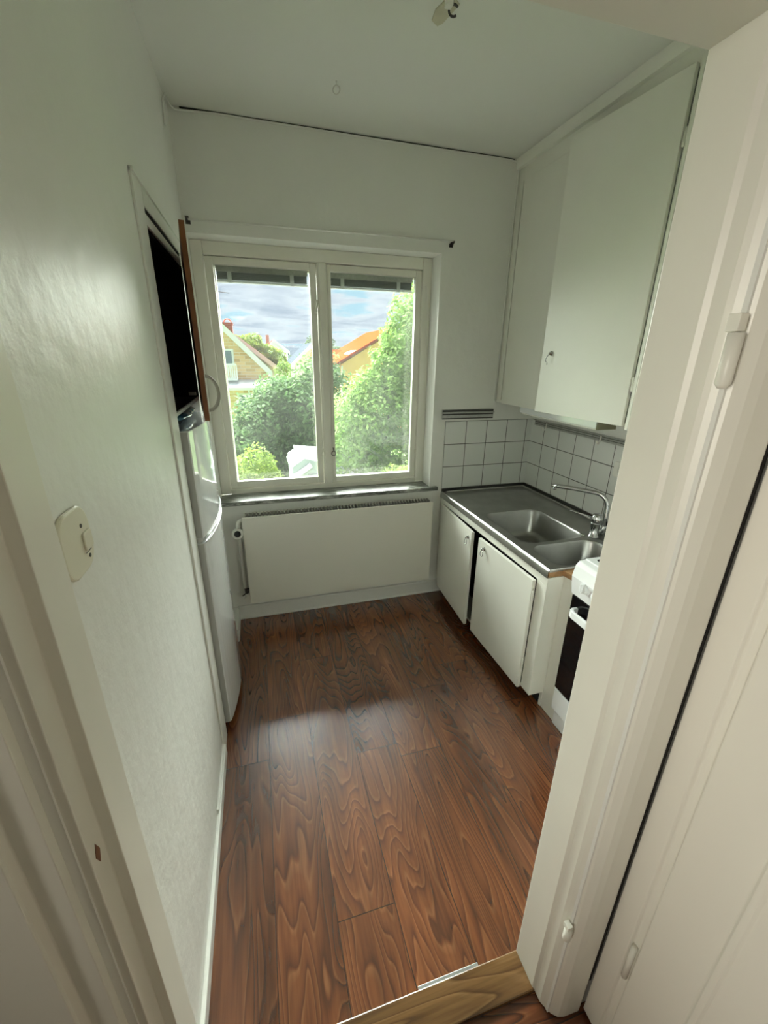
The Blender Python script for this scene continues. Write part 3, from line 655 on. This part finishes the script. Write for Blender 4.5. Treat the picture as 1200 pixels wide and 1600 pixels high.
# mixer tap
tp = thing('mixer_tap', 'chrome single lever mixer tap with long swivel spout', 'tap', (1.880, -0.905, ZC))
bm = new_bm(); add_lathe(bm, (1.868, -0.912, ZC), [(0.028, 0), (0.027, 0.006), (0.0215, 0.010), (0.021, 0.070), (0.024, 0.074), (0.024, 0.078)], seg=28); obj('body', bm, m_chrome, tp, smooth=True)
bm = new_bm(); add_lathe(bm, (1.868, -0.912, ZC+0.079), [(0.0245, 0), (0.026, 0.012), (0.026, 0.030), (0.022, 0.042), (0.010, 0.048)], axis=(0.08, -0.05, 1), seg=28); hd = obj('head', bm, m_chrome, tp, smooth=True)
bm = new_bm(); add_tube(bm, [(1.850, -0.895, ZC+0.100), (1.820, -0.872, ZC+0.112), (1.765, -0.835, ZC+0.125)], [0.006, 0.004, 0.0035], 10); obj('lever', bm, m_chrome, hd, smooth=True)
bm = new_bm(); dd = Vector((-0.155, 0.23, 0)).normalized(); base = Vector((1.930, -0.902, 0)); pts = [base+Vector((0, 0, ZC+0.008)), base+Vector((0, 0, 0.87)), base+Vector((0, 0, 0.925))]
for k in range(1, 9):
    a = PI/2*k/8*0.97; pts.append(base + dd*(0.065*(1-math.cos(a))) + Vector((0, 0, 0.925+0.065*math.sin(a))))
pts.append(base+dd*0.17+Vector((0, 0, 0.990))); pts.append(base+dd*0.235+Vector((0, 0, 0.988))); pts.append(base+dd*0.285+Vector((0, 0, 0.984)))
rsz = [0.0115]*(len(pts)-2)+[0.0125, 0.0095]
add_tube(bm, pts, rsz, 16); obj('spout', bm, m_chrome, tp, smooth=True)
bm = new_bm(); add_lathe(bm, base+dd*0.270+Vector((0, 0, 0.977)), [(0.009, 0), (0.010, -0.010), (0.008, -0.012)], seg=16); obj('aerator', bm, m_chrome, tp, smooth=True)
bm = new_bm(); add_tube(bm, [(1.868, -0.912, ZC+0.024), (1.932, -0.902, ZC+0.024)], 0.013, 12); add_lathe(bm, (1.932, -0.902, ZC+0.004), [(0.0155, 0), (0.0155, 0.042), (0.013, 0.046)], seg=20); obj('swivel_joint', bm, m_chrome, tp, smooth=True)

# ------------------------------------------------------------------ stove
sv = thing('stove', 'white free-standing electric stove with black oven door', 'stove', (1.75, -1.56, 0))
SY0, SY1, SX = -1.860, -1.266, 1.468
boxo('body', (SX+0.020, XR-0.02, SY0, SY1, 0.10, 0.858), m_white, sv, bevel=0.004)
bm = new_bm(); add_prism(bm, [(SX+0.022, 0.715), (SX-0.006, 0.715), (SX-0.020, 0.800), (SX-0.010, 0.846), (SX+0.004, 0.862), (SX+0.05, 0.868), (SX+0.05, 0.80)], SY0-0.002, SY1+0.002, axis='y')
cp = obj('control_panel', bm, m_white, sv, bevel=0.004, seg=3)
bm = new_bm(); add_box(bm, SX+0.03, XR-0.02, SY0, SY1, 0.858, 0.870); obj('rim', bm, m_white, sv, bevel=0.005, seg=3)
boxo('hob', (SX+0.062, XR-0.06, SY0+0.03, SY1-0.03, 0.870, 0.874), m_black, sv)
dr = boxo('oven_door', (SX, SX+0.022, SY0+0.003, SY1-0.001, 0.222, 0.708), m_black, sv, bevel=0.002)
bm = new_bm(); hy0, hy1 = SY0+0.05, SY1-0.035
add_prism(bm, [(SX, hy1), (SX-0.024, hy1), (SX-0.038, hy1-0.008), (SX-0.044, hy1-0.024), (SX-0.044, hy0+0.024), (SX-0.038, hy0+0.008), (SX-0.024, hy0), (SX, hy0),
               (SX, hy0+0.014), (SX-0.022, hy0+0.014), (SX-0.031, hy0+0.028), (SX-0.031, hy1-0.028), (SX-0.022, hy1-0.014), (SX, hy1-0.014)], 0.636, 0.668)
h_ = obj('handle', bm, m_white, dr, bevel=0.003); h_['label'] = 'white bar handle'
boxo('drawer', (SX+0.001, SX+0.02, SY0+0.003, SY1-0.001, 0.100, 0.214), m_white, sv, bevel=0.003)
boxo('plinth', (SX+0.022, SX+0.05, SY0+0.004, SY1-0.002, 0.003, 0.098), m_white, sv, bevel=0.002)
for y in (-1.345, -1.410, -1.475, -1.54, -1.60, -1.66):
    bm = new_bm(); add_lathe(bm, (SX-0.013, y, 0.778), [(0.024, 0), (0.023, 0.004), (0.019, 0.006), (0.018, 0.020), (0.015, 0.022)], axis=(-1, 0, 0.17), seg=22)
    k = obj('knob', bm, m_white, cp)
    boxo('grip', (SX-0.044, SX-0.018, y-0.004, y+0.004, 0.764, 0.802), m_white, k, bevel=0.002)

# ------------------------------------------------------------------ upper cupboard
uc = thing('wall_cupboard', 'tall offwhite wall cupboard up to the ceiling above the sink', 'cupboard', (1.9, -0.54, 1.36))
XU = 1.765
bm = new_bm()
add_box(bm, XU, XR-0.001, -1.085, -0.001, 1.362, 1.380); add_box(bm, XU, XR-0.001, -1.085, -1.068, 1.380, H-0.001)
add_box(bm, XU, XR-0.001, -0.060, -0.001, 1.380, H-0.001); add_box(bm, XU, XR-0.001, -1.068, -0.060, 2.535, H-0.001)
add_box(bm, XU+0.001, XU+0.018, -0.490, -0.455, 1.380, 2.535)
obj('body', bm, m_cab, uc, bevel=0.0015)
boxo('fascia', (XU+0.0005, XR-0.002, YD+0.001, -1.086, 2.52, H-0.001), m_cab, uc)
boxo('end_edge', (XU-0.020, XU, -1.1, -1.083, 1.352, 2.56), m_cab, uc, bevel=0.002)
bm = new_bm(); add_box(bm, XU-0.006, XU-0.0005, -0.475, -0.075, 1.360, 2.532); obj('door', bm, m_cab, uc, bevel=0.001)
hp = Vector((XU-0.004, -1.066, 0)); a3 = math.radians(5.2)
R3 = Matrix.Translation(hp) @ Matrix.Rotation(a3, 4, 'Z') @ Matrix.Translation(-hp)
bd = boxo('door', (XU-0.020, XU-0.003, -1.064, -0.520, 1.364, 2.545), m_cab, uc, bevel=0.002, rot=R3)
pin_hinge(bd, XU-0.014, -1.074, 1.535); pin_hinge(bd, XU-0.014, -1.074, 2.345)
c = R3 @ Vector((XU-0.020, -0.588, 1.655))
bm = new_bm(); add_lathe(bm, c, [(0.012, 0), (0.011, 0.006), (0.005, 0.010), (0.005, 0.014)], axis=(-1, 0.08, 0), seg=18); k = obj('knob', bm, m_chrome, bd, smooth=True)
bm = new_bm(); q = c+Vector((-0.013, 0, -0.004)); add_tube(bm, [q, q+Vector((-0.004, 0.010, -0.012)), q+Vector((-0.004, 0.018, -0.024)), q+Vector((-0.004, 0.015, -0.036)), q+Vector((-0.004, 0.004, -0.040)), q+Vector((-0.004, 0.002, -0.050))], 0.0027, 8); obj('drop_pull', bm, m_chrome, k, smooth=True)

# under-cupboard lamp
ul = thing('under_cabinet_lamp', 'slim white strip lamp mounted under the wall cupboard', 'lamp', (1.87, -0.54, 1.33))
bm = new_bm(); add_box(bm, 1.812, 1.925, -0.852, -0.215, 1.318, 1.361); obj('housing', bm, m_white, ul, bevel=0.003)
bm = new_bm(); add_box(bm, 1.814, 1.928, -0.858, -0.8525, 1.312, 1.360); obj('end_cap', bm, mat('olive_end_cap', (0.20, 0.19, 0.12), 0.4, metal=0.3), ul, bevel=0.001)
boxo('diffuser', (1.820, 1.918, -0.84, -0.225, 1.310, 1.318), m_plastic, ul, bevel=0.002)
# rail with hooks on the tiles
rl = thing('utensil_rail', 'long grey metal rail with hooks on the tiles behind the tap', 'rail', (2.05, -0.9, 1.23))
bm = new_bm()
add_box(bm, 2.046, XR-0.008, YD+0.02, -0.055, 1.212, 1.2455); obj('back_plate', bm, m_alu, rl, bevel=0.001)
boxo('groove', (2.0445, 2.046, YD+0.02, -0.057, 1.224, 1.2265), m_seal_shade, rl); boxo('groove', (2.0445, 2.046, YD+0.02, -0.057, 1.236, 1.2385), m_seal_shade, rl)
for y in (-0.185, -0.655, -1.3):
    bm = new_bm(); add_tube(bm, [(2.043, y, 1.240), (2.040, y, 1.212), (2.034, y, 1.198), (2.022, y, 1.200), (2.018, y, 1.212)], 0.0042, 8); obj('hook', bm, m_plastic, rl, smooth=True)
# knife rail on the window wall
kr = thing('wall_rail', 'short grey ribbed metal rail above the tiles beside the window', 'rail', (1.57, -0.01, 1.29))
boxo('back_plate', (1.388, 1.752, -0.010, -0.0005, 1.258, 1.318), m_alu, kr, bevel=0.001)
boxo('lip', (1.386, 1.754, -0.020, -0.010, 1.296, 1.303), m_alu, kr, bevel=0.001)
boxo('groove', (1.390, 1.750, -0.0115, -0.0101, 1.304, 1.316), m_seal_shade, kr)
boxo('groove', (1.390, 1.750, -0.0115, -0.0101, 1.284, 1.293), m_seal_shade, kr)
boxo('groove', (1.390, 1.750, -0.0115, -0.0101, 1.259, 1.266), m_seal_shade, kr)
# outlet on tiles
ot = thing('wall_outlet', 'small white socket on the tiles beside the door frame edge', 'outlet', (2.055, -0.815, 1.09))
bm = new_bm(); add_prism(bm, yz_rrect(-0.875, -0.775, 1.05, 1.13, 0.012), 2.046, XR-0.008, axis='x'); obj('plate', bm, m_plastic, ot, bevel=0.003)
bm = new_bm(); add_lathe(bm, (2.046, -0.825, 1.09), [(0.022, 0), (0.021, 0.001), (0.019, -0.0002)], axis=(-1, 0, 0)); obj('socket', bm, m_plastic, ot)

# ------------------------------------------------------------------ outside
ZG = -3.0
m_grass = mat('lawn', (0.10, 0.17, 0.04), 0.9, noise=(2, 0.4))
bm = new_bm(); add_box(bm, -60, 90, 1.0, 140, ZG-0.5, ZG); struct('ground_garden', bm, m_grass, 'green gardens below the window', 'ground')
def m_brick_(name, c1, c2, mortar, sc=4.0):
    m = mat(name, c1, 0.9); nt = m.node_tree; b = nt.nodes['Principled BSDF']
    t = N(nt, 'ShaderNodeTexCoord'); s = N(nt, 'ShaderNodeSeparateXYZ'); nt.links.new(t.outputs['Object'], s.inputs[0])
    c = N(nt, 'ShaderNodeCombineXYZ'); nt.links.new(math_(nt, 'ADD', s.outputs[0], s.outputs[1]), c.inputs[0]); nt.links.new(s.outputs[2], c.inputs[1])
    k = N(nt, 'ShaderNodeTexBrick', ins={'Scale': sc, 'Mortar Size': 0.02, 'Row Height': 0.32, 'Brick Width': 1.0})
    k.inputs['Color1'].default_value = (*c1, 1); k.inputs['Color2'].default_value = (*c2, 1); k.inputs['Mortar'].default_value = (*mortar, 1)
    nt.links.new(c.outputs[0], k.inputs[0]); nt.links.new(k.outputs[0], b.inputs['Base Color']); return m
m_ybrick = m_brick_('yellow_brick', (0.88, 0.60, 0.34), (0.62, 0.38, 0.19), (0.80, 0.70, 0.58), 2.2)
m_rbrick = m_brick_('red_brick', (0.40, 0.10, 0.07), (0.48, 0.15, 0.10), (0.5, 0.35, 0.3))
m_plw = mat('white_render', (0.82, 0.83, 0.84), 0.8); m_ply = mat('yellow_render', (0.92, 0.54, 0.24), 0.85, noise=(1, 0.06))
m_grw = mat('grey_siding', (0.50, 0.54, 0.56), 0.8)
def m_roof_(name, c):
    m = mat(name, c, 1.0, spec=0.0); nt = m.node_tree; b = nt.nodes['Principled BSDF']
    t = N(nt, 'ShaderNodeTexCoord'); w = N(nt, 'ShaderNodeTexWave', wave_type='BANDS', bands_direction='X', ins={'Scale': 2.2, 'Distortion': 0.6})
    nt.links.new(t.outputs['Object'], w.inputs[0]); rp = ramp(nt, [(0, tuple(x*0.72 for x in c)), (1, c)]); nt.links.new(w.outputs['Fac'], rp.inputs[0]); nt.links.new(rp.outputs[0], b.inputs['Base Color'])
    return m
m_orange = m_roof_('orange_roof_tiles', (0.34, 0.040, 0.008)); m_red = m_roof_('red_roof_tiles', (0.20, 0.030, 0.020)); m_slate = m_roof_('grey_roof', (0.06, 0.07, 0.09))
m_win = mat('dark_window_pane', (0.16, 0.22, 0.26), 0.1)

def gable_house(name, label, x0, x1, y0, y1, eave, ridge, mw, mr, xr=None, over=0.25, base=ZG, rake=0.16, group=None):
    """gable wall faces the kitchen (low y); returns the root empty"""
    xr = (x0+x1)/2 if xr is None else xr
    h = thing(name, label, 'house', ((x0+x1)/2, (y0+y1)/2, base), group)
    bm = new_bm(); add_prism(bm, [(x0, base), (x1, base), (x1, eave), (xr, ridge), (x0, eave)], y0, y1, axis='y'); obj('wall', bm, mw, h)
    bm = new_bm(); t = 0.14
    for sx_, xe in ((-1, x0), (1, x1)):
        sl = (eave-ridge)/(xe-xr); xo = xe + sx_*over; zo = ridge + sl*(xo-xr)
        add_prism(bm, [(xr, ridge+0.02), (xr, ridge+0.02+t), (xo, zo+0.02+t), (xo, zo+0.02)], y0-0.3, y1+0.3, axis='y')
    obj('roof', bm, mr, h)
    bm = new_bm()
    for sx_, xe in ((-1, x0), (1, x1)):
        sl = (eave-ridge)/(xe-xr); xo = xe + sx_*over; zo = ridge + sl*(xo-xr)
        add_prism(bm, [(xr, ridge-rake), (xr, ridge+0.17), (xo, zo+0.17), (xo, zo-rake)], y0-0.36, y0-0.29, axis='y')
    obj('bargeboard', bm, m_plw, h)
    return h
# yellow brick house on the left
hl = gable_house('brick_house', 'yellow brick gable house with chimney behind the left sash', -3.9, 0.78, 20.0, 29.0, 0.95, 3.05, m_ybrick, m_red, xr=-1.30, over=0.22)
def house_window(h, x0, x1, y, z0, z1):
    w = boxo('window', (x0, x1, y-0.06, y, z0, z1), m_plw, h)
    boxo('pane', (x0+0.09, x1-0.09, y-0.08, y-0.061, z0+0.09, z1-0.09), m_win, w)
house_window(hl, -1.24, -0.72, 20.0, 1.15, 1.90)
bm = new_bm(); add_box(bm, -1.9, -0.62, 19.2, 20.0, 0.50, 0.58)
for k in range(14): add_box(bm, -1.88+k*0.094, -1.82+k*0.094, 19.2, 19.24, 0.58, 1.18)
add_box(bm, -1.9, -0.62, 19.18, 19.26, 1.18, 1.25); obj('balcony', bm, m_plw, hl)
bm = new_bm(); add_prism(bm, [(18.6, 0.10), (20.0, 0.42), (20.0, 0.50), (18.6, 0.22)], -3.5, 0.62, axis='x'); obj('canopy', bm, m_plw, hl)
bm = new_bm()
for x in (-1.4, -0.2, 0.5): add_box(bm, x, x+0.08, 18.7, 18.78, ZG, 0.12)
obj('canopy_post', bm, m_plw, hl)
house_window(hl, -0.75, -0.15, 20.0, -0.95, -0.15)
bm = new_bm(); add_box(bm, -1.12, -0.70, 21.2, 21.7, 2.3, 3.05); add_box(bm, -1.16, -0.66, 21.16, 21.74, 3.02, 3.12); add_ring(bm, (-0.91, 21.4, 3.12), 0.17, 0.03, (0, 1, 0), 12, 0, PI); obj('chimney', bm, m_rbrick, hl)
bm = new_bm(); add_tube(bm, [(-1.25, 21.5, 2.9), (-1.25, 21.5, 4.6)], 0.02, 6); add_tube(bm, [(-1.25, 21.5, 4.5), (-0.7, 21.5, 4.45)], 0.015, 6); obj('antenna', bm, m_bark, hl)
# red roofed house behind
gable_house('red_roof_house', 'small red roofed house just right of the brick gable', -2.5, 1.9, 27.0, 34.0, 0.6, 2.72, m_plw, m_red, xr=-0.9)
gable_house('white_gable_house', 'white gable house with red roof at mid left distance', 1.35, 3.75, 48.0, 58.0, 2.05, 3.15, m_plw, m_red, xr=2.3, over=0.2)
hh = gable_house('red_brick_house', 'low red roofed house with chimneys beyond the left garden', -1.5, 2.0, 62.0, 72.0, 2.6, 4.1, m_rbrick, m_red)
for x in (-0.9, 0.7, 1.9):
    bm = new_bm(); add_box(bm, x, x+0.45, 64, 64.5, 3.0, 4.35); obj('chimney', bm, m_rbrick, hh)
hg_ = gable_house('grey_gable_house', 'pale grey house gable left of the window mullion', 2.95, 7.2, 38.0, 46.0, 0.5, 2.62, m_grw, m_slate, xr=5.30)
hs = thing('slate_roof_house', 'grey house with long slate roof beyond the left sash', 'house', (4.6, 52, ZG))
boxo('wall', (3.3, 8.5, 50, 56, ZG, 1.75), m_grw, hs)
bm = new_bm(); add_prism(bm, [(49.7, 1.7), (53, 2.55), (56.3, 1.7)], 3.2, 8.7, axis='x'); obj('roof', bm, m_slate, hs)
# orange roofed house on the right; its long slope faces us, gable to the right
ho = thing('orange_roof_house', 'yellow house with bright orange tiled roof and dormer', 'house', (8.0, 26, ZG))
bm = new_bm(); add_prism(bm, [(5.24, ZG), (11.6, ZG), (11.6, 1.18), (8.55, 3.1), (5.24, 1.18)], 24.0, 31, axis='y'); obj('wall', bm, m_ply, ho)
bm = new_bm()
for sx_, xe in ((-1, 4.75), (1, 12.1)):
    add_prism(bm, [(8.55, 3.16), (8.55, 3.34), (xe, 1.18), (xe, 1.02)], 23.7, 31.3, axis='y')
obj('roof', bm, m_orange, ho)
bm = new_bm()
add_prism(bm, [(8.55, 3.05), (8.55, 3.30), (12.1, 1.14), (12.1, 0.92)], 23.62, 23.69, axis='y'); obj('bargeboard', bm, m_plw, ho)
boxo('lower_wing', (4.3, 6.4, 27.2, 31, ZG, 1.25), m_ply, ho)
bm = new_bm(); add_prism(bm, [(26.8, 1.18), (29.2, 2.05), (31.5, 1.18)], 4.1, 7.0, axis='x'); obj('wing_roof', bm, m_orange, ho)
bm = new_bm(); add_prism(bm, [(5.95, 1.45), (7.0, 1.45), (7.0, 2.15), (5.95, 1.75)], 24.2, 25.4, axis='y'); dm = obj('dormer', bm, m_plw, ho)
bm = new_bm(); add_prism(bm, [(5.75, 1.72), (7.1, 2.24), (7.1, 2.34), (5.75, 1.82)], 24.0, 25.6, axis='y'); obj('dormer_roof', bm, m_plw, dm)
bm = new_bm(); add_box(bm, 4.75, 4.85, 23.7, 31.3, 0.98, 1.1); add_tube(bm, [(5.25, 23.9, 1.1), (5.25, 23.9, ZG)], 0.06, 8); obj('gutter', bm, m_plw, ho)
# white shed in garden
sh = thing('garden_shed', 'small white garden shed low behind the left sash', 'shed', (1.5, 8.7, ZG))
bm = new_bm(); add_prism(bm, [(0.93, ZG), (2.6, ZG), (2.6, -1.15), (1.24, -0.78), (0.93, -0.98)], 7.9, 9.6, axis='y'); obj('wall', bm, m_grw, sh)
m_shroof = mat('white_metal_roof', (0.40, 0.41, 0.42), 0.8)
bm = new_bm(); v = [bm.verts.new(p) for p in ((1.08, 9.4, -0.72), (2.9, 9.4, -0.95), (2.9, 7.6, -1.42), (1.36, 7.6, -1.25), (1.08, 9.4, -0.79), (2.9, 9.4, -1.02), (2.9, 7.6, -1.49), (1.36, 7.6, -1.32))]
for q in ((0, 1, 2, 3), (7, 6, 5, 4), (0, 4, 5, 1), (1, 5, 6, 2), (2, 6, 7, 3), (3, 7, 4, 0)): bm.faces.new([v[i] for i in q])
obj('roof', bm, m_shroof, sh)
bm = new_bm(); v = [bm.verts.new(p) for p in ((0.84, 8.6, -0.86), (1.22, 8.6, -0.60), (1.40, 7.7, -0.96), (0.95, 7.7, -1.25), (0.84, 8.6, -0.92), (1.22, 8.6, -0.66), (1.40, 7.7, -1.02), (0.95, 7.7, -1.31))]
for q in ((0, 1, 2, 3), (7, 6, 5, 4), (0, 4, 5, 1), (1, 5, 6, 2), (2, 6, 7, 3), (3, 7, 4, 0)): bm.faces.new([v[i] for i in q])
obj('side_roof', bm, m_shroof, sh)
house_window(sh, 1.02, 1.30, 7.9, -1.55, -1.28)

# foliage
def foliage_mesh(name, blobs, n, size, seed):
    rs = np.random.RandomState(seed)
    vol = np.array([(b[3]*b[4]*b[5])**(2/3) for b in blobs]); cnt = (n*vol/vol.sum()).astype(int)
    P, Nn = [], []
    for b, c in zip(blobs, cnt):
        d = rs.normal(size=(c, 3)); d /= np.linalg.norm(d, axis=1)[:, None]
        lump = 1 + 0.16*np.sin(d[:, 0]*5+b[0]*3)*np.sin(d[:, 1]*6+b[1])+0.13*np.sin(d[:, 2]*8+b[2]*5+d[:, 0]*4)
        r = (0.70+0.34*rs.rand(c)**0.6)*lump
        P.append(np.array(b[:3]) + d*r[:, None]*np.array(b[3:6])); Nn.append(d)
    P = np.concatenate(P); Nn = np.concatenate(Nn); m = len(P)
    nn = Nn + rs.normal(size=(m, 3))*0.65 + np.array([0, 0, 0.35]); nn /= np.linalg.norm(nn, axis=1)[:, None]
    a = np.cross(nn, rs.normal(size=(m, 3))); a /= np.linalg.norm(a, axis=1)[:, None]; b_ = np.cross(nn, a)
    s = size*(0.6+0.8*rs.rand(m))[:, None]
    V = np.stack([P-a*s, P-b_*s*0.5+nn*s*0.12, P+a*s, P+b_*s*0.5+nn*s*0.12], 1).reshape(-1, 3)
    F = np.arange(m*4).reshape(m, 4)
    me = bpy.data.meshes.new(name); me.from_pydata(V.tolist(), [], F.tolist()); me.update()
    return me
def tree(name, label, blobs, n, size, seed, material, trunk=None, cat='tree', group=None):
    cx, cy = blobs[0][0], blobs[0][1]
    t = thing(name, label, cat, (cx, cy, ZG), group)
    me = foliage_mesh('foliage', blobs, n, size, seed); me.materials.append(material)
    o = bpy.data.objects.new('foliage', me); COL.objects.link(o); o.parent = t; o.matrix_parent_inverse = Matrix.Translation(-t.location)
    bm = new_bm()
    tx, ty, tz, tr = trunk if trunk else (cx, cy, blobs[0][2], 0.12)
    add_tube(bm, [(tx, ty, ZG), (tx+0.05, ty, (ZG+tz)/2), (tx, ty, tz)], [tr, tr*0.8, tr*0.4], 8)
    for i, b in enumerate(blobs[:10]): add_tube(bm, [(tx, ty, ZG+(b[2]-ZG)*0.55), ((tx+b[0])/2, (ty+b[1])/2, (ZG+b[2]*2)/3+0.6), (b[0], b[1], b[2])], [tr*0.4, tr*0.25, tr*0.1], 6)
    obj('trunk', bm, m_bark, t)
    return t
L_dark = m_leaves_('dark_green_leaves', (0.06, 0.12, 0.045), (0.095, 0.18, 0.065), (0.16, 0.26, 0.10))
L_mid = m_leaves_('fresh_green_leaves', (0.12, 0.22, 0.045), (0.17, 0.30, 0.065), (0.26, 0.38, 0.11))
L_yel = m_leaves_('yellow_green_leaves', (0.12, 0.20, 0.02), (0.19, 0.28, 0.04), (0.27, 0.34, 0.08))
L_far = m_leaves_('distant_green_leaves', (0.05, 0.085, 0.04), (0.08, 0.12, 0.06), (0.11, 0.16, 0.08))
tree('leafy_tree', 'dense dark green tree filling the left sash',
     [(0.9, 11.5, -0.9, 1.5, 1.2, 1.7), (0.15, 11.0, -1.0, 1.0, 1.0, 1.3), (1.6, 11.2, -0.2, 1.1, 1.0, 1.5), (2.3, 11.8, 0.1, 0.9, 0.9, 1.3), (0.9, 11.3, 0.2, 0.7, 0.8, 0.75),
      (2.45, 12.0, 1.0, 0.55, 0.6, 0.7), (-0.35, 11.4, -1.6, 0.9, 0.9, 1.1), (0.5, 10.8, -2.0, 1.3, 1.0, 1.2), (1.7, 10.9, -1.7, 1.3, 0.9, 1.3), (0.45, 11.6, -0.15, 0.6, 0.6, 0.6)], 30000, 0.075, 11, L_dark)
tree('garden_bush', 'bright yellow-green bush at the lower left of the window',
     [(0.02, 8.0, -1.25, 0.55, 0.6, 0.75), (0.25, 7.9, -1.7, 0.6, 0.6, 0.8), (-0.3, 8.2, -1.8, 0.7, 0.6, 0.9)], 7000, 0.05, 5, L_yel, cat='bush')
tree('birch_tree', 'tall light green tree filling the right sash',
     [(3.6, 8.6, -0.2, 1.2, 1.0, 1.5), (2.7, 8.4, -0.6, 0.9, 0.9, 1.3), (4.3, 8.8, 0.8, 1.1, 0.9, 1.5), (3.2, 8.6, 0.35, 0.8, 0.8, 0.9), (4.25, 8.8, 2.0, 0.75, 0.8, 1.0), (4.7, 8.9, 2.7, 0.8, 0.8, 0.8),
      (3.0, 8.3, -1.8, 1.3, 1.0, 1.2), (4.2, 8.4, -1.5, 1.2, 0.9, 1.3), (2.35, 8.6, -1.3, 0.6, 0.7, 0.8), (3.75, 8.7, 1.25, 0.65, 0.7, 0.7)], 34000, 0.065, 21, L_mid)
tree('garden_bush', 'pale yellow-green bush at the lower right of the window',
     [(3.2, 6.2, -1.15, 0.75, 0.5, 0.42), (2.65, 6.0, -1.35, 0.5, 0.5, 0.35), (3.7, 6.2, -1.1, 0.6, 0.5, 0.45)], 8000, 0.042, 8, L_yel, cat='bush')
tree('round_tree', 'rounded bright green tree behind the yellow brick house',
     [(-0.2, 33.5, 2.2, 1.3, 1.0, 0.9), (0.9, 33.6, 1.7, 1.2, 1.0, 0.8), (1.9, 33.4, 0.9, 0.9, 1.0, 0.9)], 9000, 0.10, 31, L_yel, cat='tree')
tree('garden_tree', 'small bright tree just right of the yellow brick gable', [(1.75, 24.0, 0.3, 0.5, 0.5, 1.1), (1.5, 24.0, -0.6, 0.5, 0.5, 0.9)], 2500, 0.07, 33, L_mid)
k = 0
for (x, y, z, sx_, sz, lab) in ((9.2, 60, 3.2, 1.6, 1.9, 'pointed distant tree above the grey roofs'), (13.8, 48, 2.3, 2.2, 1.2, 'distant tree left of the orange roof'), (11.3, 55, 2.0, 2.0, 0.8, 'low distant tree behind the window mullion')):
    tree('distant_tree', lab, [(x, y, z, sx_, 1.5, sz), (x-sx_*0.5, y, z-0.8, sx_, 1.5, sz*0.8)], 3500, 0.16, 50+k, L_far); k += 1
blobs = [(-30+3.2*i, 96+5*math.sin(i*1.7), 0.4+0.9*math.sin(i*2.3)*0.5, 2.8, 2.0, 2.2+0.5*math.sin(i*1.3)) for i in range(26)]
me = foliage_mesh('treeline', blobs, 26000, 0.3, 77); me.materials.append(L_far)
o = bpy.data.objects.new('treeline', me); COL.objects.link(o); tag(o, 'distant dark green treeline on the horizon', 'trees', kind='stuff')
